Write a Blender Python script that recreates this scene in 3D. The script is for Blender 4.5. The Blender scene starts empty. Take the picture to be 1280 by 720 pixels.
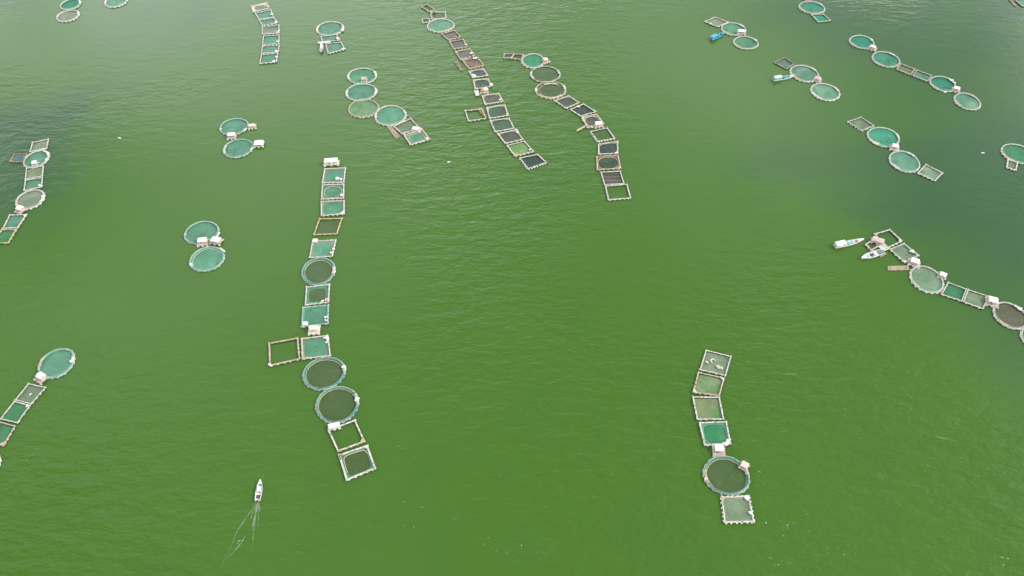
import bpy, math, random
from math import sin, cos, pi, radians
from mathutils import Vector, noise as mnoise
random.seed(7)
S = bpy.context.scene
COL = S.collection

# ------------------------------------------------------------------ camera
CAM_H = 240.0
cam_d = bpy.data.cameras.new('camera'); cam = bpy.data.objects.new('camera', cam_d); COL.objects.link(cam)
cam.location = (0, 0, CAM_H)
cam.rotation_euler = (radians(90 - 48.8), 0, 0)
cam_d.sensor_width = 36.0
cam_d.lens = 36.0 * 1000.0 / 1280.0
cam_d.clip_start = 1.0; cam_d.clip_end = 60000.0
S.camera = cam

# ------------------------------------------------------------------ sky and sun
SUN_EL, SUN_AZ = 38.0, 88.0          # azimuth measured to the right of the view direction (+Y)
W = bpy.data.worlds.new('World'); S.world = W; W.use_nodes = True
nt = W.node_tree; N = nt.nodes; L = nt.links; N.clear()
wo = N.new('ShaderNodeOutputWorld'); bg = N.new('ShaderNodeBackground'); bg.inputs['Strength'].default_value = 0.10
sky = N.new('ShaderNodeTexSky'); sky.sky_type = 'NISHITA'; sky.sun_disc = False
sky.sun_elevation = radians(SUN_EL); sky.sun_rotation = radians(SUN_AZ)
sky.air_density = 1.0; sky.dust_density = 2.0; sky.ozone_density = 1.0
# broken cloud layer over the whole sky: noise on the plane at cloud height
tc = N.new('ShaderNodeTexCoord'); sep = N.new('ShaderNodeSeparateXYZ'); L.new(tc.outputs['Generated'], sep.inputs[0])
mx = N.new('ShaderNodeMath'); mx.operation = 'MAXIMUM'; L.new(sep.outputs['Z'], mx.inputs[0]); mx.inputs[1].default_value = 0.06
dx = N.new('ShaderNodeMath'); dx.operation = 'DIVIDE'; L.new(sep.outputs['X'], dx.inputs[0]); L.new(mx.outputs[0], dx.inputs[1])
dy = N.new('ShaderNodeMath'); dy.operation = 'DIVIDE'; L.new(sep.outputs['Y'], dy.inputs[0]); L.new(mx.outputs[0], dy.inputs[1])
cmb = N.new('ShaderNodeCombineXYZ'); L.new(dx.outputs[0], cmb.inputs[0]); L.new(dy.outputs[0], cmb.inputs[1])
cmap = N.new('ShaderNodeMapping'); cmap.inputs['Location'].default_value = (-5.0, 1.25, 22.0); cmap.inputs['Rotation'].default_value = (0, 0, radians(228))
L.new(cmb.outputs[0], cmap.inputs['Vector'])
cn = N.new('ShaderNodeTexNoise'); cn.inputs['Scale'].default_value = 1.15; cn.inputs['Detail'].default_value = 5; cn.inputs['Roughness'].default_value = 0.5
cn.inputs['Distortion'].default_value = 0.4
L.new(cmap.outputs[0], cn.inputs['Vector'])
cr = N.new('ShaderNodeValToRGB'); cr.color_ramp.elements[0].position = 0.37; cr.color_ramp.elements[1].position = 0.60
cr.color_ramp.elements[0].color = (0.15, 0.15, 0.15, 1)
L.new(cn.outputs[0], cr.inputs[0])
cmix = N.new('ShaderNodeMix'); cmix.data_type = 'RGBA'
L.new(cr.outputs[0], cmix.inputs['Factor']); L.new(sky.outputs[0], cmix.inputs['A'])
# sunlit cloud, whiter and brighter through the haze lower down
hz = N.new('ShaderNodeMapRange'); hz.interpolation_type = 'SMOOTHSTEP'
for k_, v_ in (('From Min', 0.24), ('From Max', 0.92), ('To Min', 40.0), ('To Max', 12.0)): hz.inputs[k_].default_value = v_
L.new(sep.outputs['Z'], hz.inputs['Value'])
ctint = N.new('ShaderNodeVectorMath'); ctint.operation = 'SCALE'; ctint.inputs[0].default_value = (1.04, 1.04, 1.17)
L.new(hz.outputs[0], ctint.inputs['Scale']); L.new(ctint.outputs[0], cmix.inputs['B'])
L.new(cmix.outputs['Result'], bg.inputs['Color']); L.new(bg.outputs[0], wo.inputs[0])

sd = bpy.data.lights.new('sun', 'SUN'); sd.energy = 3.5; sd.angle = radians(1.5); sd.color = (1.0, 0.95, 0.88)
so = bpy.data.objects.new('sun', sd); COL.objects.link(so)
sdir = Vector((sin(radians(SUN_AZ)) * cos(radians(SUN_EL)), cos(radians(SUN_AZ)) * cos(radians(SUN_EL)), sin(radians(SUN_EL))))
so.rotation_euler = sdir.to_track_quat('Z', 'Y').to_euler(); so.location = (0, 0, 500)

S.view_settings.view_transform = 'Standard'; S.view_settings.look = 'None'
S.view_settings.gamma = 1.0; S.view_settings.use_curve_mapping = False
S.view_settings.exposure = -0.10
S.render.engine = 'CYCLES'
S.cycles.transparent_max_bounces = 16

# ------------------------------------------------------------------ materials
def new_mat(name):
    m = bpy.data.materials.new(name); m.use_nodes = True
    t = m.node_tree; t.nodes.clear()
    o = t.nodes.new('ShaderNodeOutputMaterial')
    return m, t, o
def nd(t, typ, **kw):
    n = t.nodes.new(typ)
    for k, v in kw.items():
        if k.startswith('in_'):
            n.inputs[k[3:].replace('_', ' ')].default_value = v
        else: setattr(n, k, v)
    return n
def c4(c): return (c[0], c[1], c[2], 1.0)
def noise_node(t, vec, scale, detail=3, rough=0.55, dist=0.0):
    n = nd(t, 'ShaderNodeTexNoise'); n.inputs['Scale'].default_value = scale; n.inputs['Detail'].default_value = detail
    n.inputs['Roughness'].default_value = rough; n.inputs['Distortion'].default_value = dist
    t.links.new(vec, n.inputs['Vector']); return n
def ramp(t, fac, p0, p1, v0=0.0, v1=1.0):
    r = nd(t, 'ShaderNodeMapRange'); r.interpolation_type = 'SMOOTHSTEP'
    r.inputs['From Min'].default_value = p0; r.inputs['From Max'].default_value = p1
    r.inputs['To Min'].default_value = v0; r.inputs['To Max'].default_value = v1
    t.links.new(fac, r.inputs['Value']); return r.outputs['Result']
def mixc(t, fac, a, b, mode='MIX'):
    m = nd(t, 'ShaderNodeMix', data_type='RGBA', blend_type=mode)
    for sock, v in (('Factor', fac), ('A', a), ('B', b)):
        if isinstance(v, (tuple, list)): m.inputs[sock].default_value = c4(v)
        elif isinstance(v, (int, float)): m.inputs[sock].default_value = v
        else: t.links.new(v, m.inputs[sock])
    return m.outputs['Result']
def jit_coords(t):
    """object coordinates shifted per object, so that copies differ"""
    tcn = nd(t, 'ShaderNodeTexCoord'); oi = nd(t, 'ShaderNodeObjectInfo')
    mu = nd(t, 'ShaderNodeMath', operation='MULTIPLY'); t.links.new(oi.outputs['Random'], mu.inputs[0]); mu.inputs[1].default_value = 217.0
    ad = nd(t, 'ShaderNodeVectorMath', operation='ADD'); t.links.new(tcn.outputs['Object'], ad.inputs[0]); t.links.new(mu.outputs[0], ad.inputs[1])
    return ad.outputs[0], oi.outputs['Random']

MATS = {}
def wood(name, col, worn=(0.72, 0.70, 0.64), dark=(0.16, 0.13, 0.09), wornamt=0.5, darkamt=0.35, rough=0.75):
    """weathered planks, bamboo, plastic drums: patches of bleached and of wet, stained surface"""
    m, t, o = new_mat(name); v, rnd = jit_coords(t)
    p = nd(t, 'ShaderNodeBsdfPrincipled'); p.inputs['Roughness'].default_value = rough
    n1 = noise_node(t, v, 0.55, 4, 0.6); n2 = noise_node(t, v, 1.7, 4, 0.65)
    c = mixc(t, ramp(t, n1.outputs[0], 0.45, 0.62, 0, wornamt), col, worn)
    c = mixc(t, ramp(t, n2.outputs[0], 0.52, 0.70, 0, darkamt), c, dark)
    t.links.new(c, p.inputs['Base Color']); t.links.new(p.outputs[0], o.inputs[0])
    MATS[name] = m; return m
wood('white', (0.50, 0.475, 0.385), worn=(0.68, 0.65, 0.56), wornamt=0.6, darkamt=0.55)
wood('pale', (0.44, 0.47, 0.37), worn=(0.62, 0.62, 0.53), wornamt=0.45, darkamt=0.4)
wood('tan', (0.42, 0.33, 0.20), worn=(0.56, 0.50, 0.38), wornamt=0.5, darkamt=0.5)
wood('yellow', (0.47, 0.38, 0.13), wornamt=0.25)
wood('brown', (0.24, 0.16, 0.10), wornamt=0.3)
wood('grey', (0.33, 0.33, 0.28), wornamt=0.35)
wood('pink', (0.40, 0.32, 0.255), wornamt=0.35, darkamt=0.3)
wood('cream', (0.56, 0.48, 0.37), wornamt=0.4, darkamt=0.2)
wood('orange', (0.60, 0.32, 0.12), wornamt=0.3, darkamt=0.2)
wood('red', (0.42, 0.10, 0.07), wornamt=0.3)
wood('tealgrey', (0.22, 0.38, 0.30), worn=(0.48, 0.58, 0.50), wornamt=0.6, darkamt=0.35)
wood('leaf', (0.02, 0.07, 0.02), worn=(0.05, 0.12, 0.03))
wood('blueteal', (0.05, 0.20, 0.19), worn=(0.2, 0.4, 0.36), wornamt=0.2)
wood('roof_white', (0.70, 0.67, 0.62), worn=(0.80, 0.79, 0.76), dark=(0.36, 0.26, 0.19), wornamt=0.6, darkamt=0.5, rough=0.5)
wood('heap_white', (0.62, 0.60, 0.53), worn=(0.76, 0.75, 0.70), dark=(0.45, 0.45, 0.38), darkamt=0.45)
wood('heap_tan', (0.46, 0.37, 0.25), wornamt=0.4)
wood('heap_leaf', (0.012, 0.05, 0.015), worn=(0.03, 0.10, 0.03))
wood('drum_white', (0.68, 0.67, 0.61), worn=(0.78, 0.77, 0.73), wornamt=0.4, darkamt=0.3, rough=0.4)
wood('drum_dull', (0.32, 0.32, 0.26), wornamt=0.3)
wood('drum_tan', (0.55, 0.45, 0.22), wornamt=0.3)
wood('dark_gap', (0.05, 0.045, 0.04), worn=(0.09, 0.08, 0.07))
wood('boat_white', (0.58, 0.58, 0.53), wornamt=0.3, darkamt=0.10, rough=0.35)
wood('boat_cream', (0.66, 0.52, 0.34), wornamt=0.3, darkamt=0.15, rough=0.4)
wood('boat_teal', (0.10, 0.45, 0.42), worn=(0.2, 0.6, 0.58), wornamt=0.4, darkamt=0.15, rough=0.4)
wood('boat_blue', (0.03, 0.30, 0.42), worn=(0.08, 0.45, 0.58), wornamt=0.4, darkamt=0.15, rough=0.4)
wood('boat_dark', (0.03, 0.05, 0.045), worn=(0.06, 0.08, 0.07), rough=0.5)
wood('boat_green', (0.01, 0.09, 0.04), worn=(0.02, 0.14, 0.07), rough=0.4)
wood('motor', (0.03, 0.03, 0.035), worn=(0.06, 0.06, 0.06), rough=0.35)

def net(name, col, cov=0.85, pale=None, paleamt=0.35, rough=0.6, spec=0.3, stain=None, bands=False):
    """netting seen with the water through it: cov is how much of the mesh covers the water"""
    col = (col[0], col[1] * 0.95, col[2] * 0.88)
    m, t, o = new_mat('net_' + name); v, rnd = jit_coords(t)
    p = nd(t, 'ShaderNodeBsdfPrincipled'); p.inputs['Roughness'].default_value = rough; p.inputs['Specular IOR Level'].default_value = spec
    n1 = noise_node(t, v, 0.16, 3, 0.5, 0.4); n2 = noise_node(t, v, 0.9, 4, 0.65)
    c = mixc(t, ramp(t, n1.outputs[0], 0.42, 0.68, 0, paleamt), col, pale or tuple(min(1, x * 1.25 + 0.05) for x in col))
    c = mixc(t, ramp(t, n2.outputs[0], 0.35, 0.70, 0, 0.28), c, tuple(x * 0.68 for x in col))
    wr = noise_node(t, v, 0.30, 4, 0.6, 0.7)             # paler wrinkles and ropes in the netting
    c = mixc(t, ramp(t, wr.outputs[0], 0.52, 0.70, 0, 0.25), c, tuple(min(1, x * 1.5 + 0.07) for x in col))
    if stain:
        n3 = noise_node(t, v, 0.11, 2, 0.5)
        c = mixc(t, ramp(t, n3.outputs[0], 0.36, 0.64, 0, 0.85), c, stain)
    if bands:
        wv = nd(t, 'ShaderNodeTexWave', wave_type='BANDS', bands_direction='Y'); wv.inputs['Scale'].default_value = 0.13; wv.inputs['Distortion'].default_value = 1.5
        tcn = nd(t, 'ShaderNodeTexCoord'); t.links.new(tcn.outputs['Object'], wv.inputs['Vector'])
        c = mixc(t, wv.outputs[1], c, (0.11, 0.09, 0.055))
    hv = nd(t, 'ShaderNodeHueSaturation'); t.links.new(c, hv.inputs['Color'])
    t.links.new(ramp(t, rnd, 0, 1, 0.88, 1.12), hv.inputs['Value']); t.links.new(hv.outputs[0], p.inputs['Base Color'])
    tr = nd(t, 'ShaderNodeBsdfTransparent'); mxs = nd(t, 'ShaderNodeMixShader')
    cva = nd(t, 'ShaderNodeMath', operation='MULTIPLY'); t.links.new(ramp(t, n2.outputs[0], 0.3, 0.7, max(0, cov - 0.12), min(1, cov + 0.05)), cva.inputs[0])
    n4 = noise_node(t, v, 0.13, 3, 0.6, 0.6); t.links.new(ramp(t, n4.outputs[0], 0.30, 0.62, 0.76, 1.0), cva.inputs[1])
    t.links.new(cva.outputs[0], mxs.inputs[0])
    t.links.new(tr.outputs[0], mxs.inputs[1]); t.links.new(p.outputs[0], mxs.inputs[2]); t.links.new(mxs.outputs[0], o.inputs[0])
    MATS['net_' + name] = m
PALE = (0.25, 0.34, 0.24)
net('teal', (0.078, 0.250, 0.155), 0.85, (0.14, 0.30, 0.20), 0.5)
net('teal2', (0.100, 0.285, 0.190), 0.80)
net('tealdeep', (0.012, 0.205, 0.125), 0.90, (0.04, 0.25, 0.155), 0.3)
net('tealdeep2', (0.028, 0.225, 0.135), 0.88, (0.09, 0.29, 0.185), 0.35)
net('tealdull', (0.095, 0.255, 0.170), 0.82)
net('tealgreen', (0.070, 0.245, 0.130), 0.85)
net('tealpale', (0.13, 0.33, 0.22), 0.85)
net('tealpale2', (0.085, 0.245, 0.155), 0.82, PALE, 0.5)
net('emerald', (0.025, 0.195, 0.085), 0.80, (0.09, 0.24, 0.12))
net('emerald2', (0.035, 0.25, 0.125), 0.88)
net('grass', (0.03, 0.175, 0.055), 0.85)
net('grassteal', (0.045, 0.20, 0.085), 0.8, (0.13, 0.24, 0.13), 0.5)
net('pale', (0.20, 0.275, 0.19), 0.74, (0.30, 0.36, 0.26), 0.6)
net('pale2', (0.165, 0.255, 0.155), 0.76, (0.25, 0.30, 0.20), 0.6)
net('palegreen', (0.14, 0.265, 0.11), 0.78, (0.25, 0.31, 0.17), 0.7)
net('palegreen2', (0.16, 0.275, 0.17), 0.78, (0.28, 0.34, 0.24), 0.5)
net('palecorner', (0.12, 0.20, 0.14), 0.7, stain=(0.01, 0.22, 0.14))
net('moss', (0.115, 0.255, 0.125), 0.90, (0.20, 0.31, 0.17), 0.5)
net('mud', (0.16, 0.23, 0.13), 0.78, (0.28, 0.28, 0.18), 0.6)
net('stain', (0.075, 0.23, 0.065), 0.82, stain=(0.22, 0.24, 0.12))
net('lime', (0.15, 0.29, 0.095), 0.85, (0.26, 0.36, 0.14), 0.6)
net('orange', (0.10, 0.115, 0.085), 0.85, stain=(0.28, 0.14, 0.06), rough=0.3)
net('blue', (0.03, 0.15, 0.20), 0.9)
net('band', (0.075, 0.250, 0.150), 0.80, (0.19, 0.36, 0.26), 0.5)
net('white', (0.50, 0.48, 0.36), 0.85)
net('gather', (0.36, 0.36, 0.27), 0.75, (0.50, 0.48, 0.38), 0.6)
net('frame2', (0.24, 0.15, 0.09), 0.8)
SL = dict(rough=0.22, spec=0.32)
net('dark', (0.075, 0.122, 0.052), 0.62, (0.10, 0.13, 0.07), 0.5, **SL)
net('dim', (0.075, 0.122, 0.048), 0.50, (0.095, 0.13, 0.06), 0.5, **SL)
net('dimgreen', (0.070, 0.125, 0.045), 0.50, **SL)
net('dimbrown', (0.105, 0.112, 0.068), 0.80, (0.14, 0.14, 0.09), 0.4, **SL)
net('slate', (0.085, 0.100, 0.078), 0.88, **SL)
net('slate2', (0.058, 0.074, 0.052), 0.85, **SL)
net('slateblue', (0.030, 0.058, 0.050), 0.86, **SL)
net('slategreen', (0.030, 0.070, 0.036), 0.88, **SL)
net('slategreen2', (0.055, 0.110, 0.055), 0.82, (0.05, 0.17, 0.10), 0.5, **SL)
net('slatepink', (0.10, 0.105, 0.082), 0.88, (0.04, 0.09, 0.04), 0.5, **SL)
net('banded', (0.030, 0.040, 0.034), 0.92, bands=True, **SL)

def water_material():
    m, t, o = new_mat('lake_water')
    tcn = nd(t, 'ShaderNodeTexCoord'); v = tcn.outputs['Object']
    p = nd(t, 'ShaderNodeBsdfPrincipled'); p.inputs['IOR'].default_value = 1.34; p.inputs['Roughness'].default_value = 0.14
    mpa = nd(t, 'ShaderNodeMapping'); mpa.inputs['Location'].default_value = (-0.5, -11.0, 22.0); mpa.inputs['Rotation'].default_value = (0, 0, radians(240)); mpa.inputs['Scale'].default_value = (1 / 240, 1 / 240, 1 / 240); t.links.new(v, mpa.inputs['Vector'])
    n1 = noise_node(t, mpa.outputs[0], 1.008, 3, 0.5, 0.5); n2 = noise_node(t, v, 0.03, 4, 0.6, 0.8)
    c = mixc(t, ramp(t, n1.outputs[0], 0.37, 0.525), WATER_A, WATER_B)  # darker bluish patches: cloud shadow and sky reflection put into the water colour
    c = mixc(t, ramp(t, n2.outputs[0], 0.40, 0.70, 0, 0.25), c, WATER_C)
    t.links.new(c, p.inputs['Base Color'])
    # wind ripples: two crossing stretched sets, weaker in the calm patches
    def waves(rot, sx, sy, scale, det):
        mp = nd(t, 'ShaderNodeMapping'); mp.inputs['Rotation'].default_value = (0, 0, radians(rot)); mp.inputs['Scale'].default_value = (sx, sy, 1)
        t.links.new(v, mp.inputs['Vector']); return noise_node(t, mp.outputs[0], scale, det, 0.6, 0.3).outputs[0]
    w1 = waves(-8, 0.5, 1.0, 0.26, 2); w2 = waves(-62, 0.40, 1.0, 0.20, 2); w3 = waves(-30, 0.6, 1, 0.8, 2)
    a1 = nd(t, 'ShaderNodeMath', operation='MULTIPLY_ADD'); t.links.new(w2, a1.inputs[0]); a1.inputs[1].default_value = 1.0; t.links.new(w1, a1.inputs[2])
    a2 = nd(t, 'ShaderNodeMath', operation='MULTIPLY_ADD'); t.links.new(w3, a2.inputs[0]); a2.inputs[1].default_value = 0.35; t.links.new(a1.outputs[0], a2.inputs[2])
    mpw = nd(t, 'ShaderNodeMapping'); mpw.inputs['Location'].default_value = (13.75, 13.75, 7.0); mpw.inputs['Rotation'].default_value = (0, 0, radians(240)); mpw.inputs['Scale'].default_value = (1 / 240, 1 / 240, 1 / 240)
    t.links.new(v, mpw.inputs['Vector'])
    n3 = noise_node(t, mpw.outputs[0], 1.008, 3, 0.5, 0.5)
    b = nd(t, 'ShaderNodeBump'); b.inputs['Distance'].default_value = 0.52
    t.links.new(a2.outputs[0], b.inputs['Height']); t.links.new(ramp(t, n3.outputs[0], 0.38, 0.62, 0.10, 1.0), b.inputs['Strength'])
    t.links.new(b.outputs[0], p.inputs['Normal']); t.links.new(p.outputs[0], o.inputs[0])
    return m
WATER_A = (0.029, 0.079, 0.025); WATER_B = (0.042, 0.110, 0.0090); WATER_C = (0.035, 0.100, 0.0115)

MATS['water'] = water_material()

def foam_material(name, alpha, scale, lo=0.42):
    m, t, o = new_mat(name)
    tcn = nd(t, 'ShaderNodeTexCoord')
    n = noise_node(t, tcn.outputs['Object'], scale, 4, 0.7)
    p = nd(t, 'ShaderNodeBsdfPrincipled'); p.inputs['Base Color'].default_value = (0.72, 0.76, 0.66, 1); p.inputs['Roughness'].default_value = 0.8
    tr = nd(t, 'ShaderNodeBsdfTransparent'); ms = nd(t, 'ShaderNodeMixShader')
    t.links.new(ramp(t, n.outputs[0], lo, 0.72, 0.0, alpha), ms.inputs[0])
    t.links.new(tr.outputs[0], ms.inputs[1]); t.links.new(p.outputs[0], ms.inputs[2]); t.links.new(ms.outputs[0], o.inputs[0])
    MATS[name] = m
foam_material('foam', 0.85, 1.2); foam_material('foam_thin', 0.24, 0.6, 0.25); foam_material('fleck', 0.7, 2.0, 0.2)

# ------------------------------------------------------------------ mesh helpers
class MB:
    def __init__(s): s.v = []; s.f = []
    def add(s, vs, fs):
        k = len(s.v); s.v += [tuple(x) for x in vs]; s.f += [tuple(i + k for i in f) for f in fs]
    def box(s, c, d, rz=0.0, tilt=0.0):
        hx, hy, hz = d[0] / 2, d[1] / 2, d[2] / 2; cs, sn = cos(rz), sin(rz); vs = []
        for z in (-hz, hz):
            for x, y in ((-hx, -hy), (hx, -hy), (hx, hy), (-hx, hy)):
                vs.append((c[0] + x * cs - y * sn, c[1] + x * sn + y * cs, c[2] + z + x * tilt))
        s.add(vs, [(3, 2, 1, 0), (4, 5, 6, 7), (0, 1, 5, 4), (1, 2, 6, 5), (2, 3, 7, 6), (3, 0, 4, 7)])
    def tube(s, pts, r, n=6, closed=False, cap=True):
        pts = [Vector(p) for p in pts]; m = len(pts); vs = []
        for i, p in enumerate(pts):
            a = pts[(i - 1) % m] if closed or i > 0 else p; b = pts[(i + 1) % m] if closed or i < m - 1 else p
            d = (b - a).normalized(); up = Vector((0, 0, 1)) if abs(d.z) < 0.9 else Vector((1, 0, 0))
            u = d.cross(up).normalized(); w = u.cross(d)
            for k in range(n):
                t = 2 * pi * k / n; vs.append(p + r * (u * cos(t) + w * sin(t)))
        fs = []
        for i in range(m if closed else m - 1):
            j = (i + 1) % m
            for k in range(n): fs.append((i * n + k, i * n + (k + 1) % n, j * n + (k + 1) % n, j * n + k))
        if cap and not closed: fs += [tuple(range(n - 1, -1, -1)), tuple((m - 1) * n + k for k in range(n))]
        s.add(vs, fs)
    def blob(s, c, r, seed=0, seg=9, rings=6, flat=0.6):
        vs = []; fs = []
        for i in range(rings + 1):
            ph = pi * i / rings
            for k in range(seg):
                th = 2 * pi * k / seg; d = Vector((sin(ph) * cos(th), sin(ph) * sin(th), cos(ph)))
                q = 1 + 0.55 * mnoise.noise(d * 1.7 + Vector((seed * 3.1, seed * 1.7, 0)))
                vs.append((c[0] + d.x * r[0] * q, c[1] + d.y * r[1] * q, c[2] + d.z * r[2] * q))
        for i in range(rings):
            for k in range(seg): fs.append((i * seg + k, (i + 1) * seg + k, (i + 1) * seg + (k + 1) % seg, i * seg + (k + 1) % seg))
        s.add(vs, fs)
    def build(s, name, mat, parent=None, kind=None, smooth=False):
        me = bpy.data.meshes.new(name); me.from_pydata(s.v, [], s.f); me.materials.append(MATS[mat] if isinstance(mat, str) else mat)
        if smooth: me.polygons.foreach_set('use_smooth', [True] * len(me.polygons))
        me.update(); o = bpy.data.objects.new(name, me); COL.objects.link(o); o.parent = parent
        if kind: o['kind'] = kind
        return o
def thing(name, loc, label, cat, group=None, rz=0.0):
    e = bpy.data.objects.new(name, None); e.empty_display_size = 0.5; COL.objects.link(e)
    e.location = loc; e.rotation_euler = (0, 0, rz); e['label'] = label; e['category'] = cat
    if group: e['group'] = group
    return e

# ------------------------------------------------------------------ the lake
lake = MB(); Lx = 6000.0
lake.add([(-Lx, -Lx, 0), (Lx, -Lx, 0), (Lx, Lx, 0), (-Lx, Lx, 0)], [(0, 1, 2, 3)])
lk = lake.build('water', 'water'); lk['kind'] = 'structure'; lk['label'] = 'calm green lake water with light wind ripples'

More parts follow.
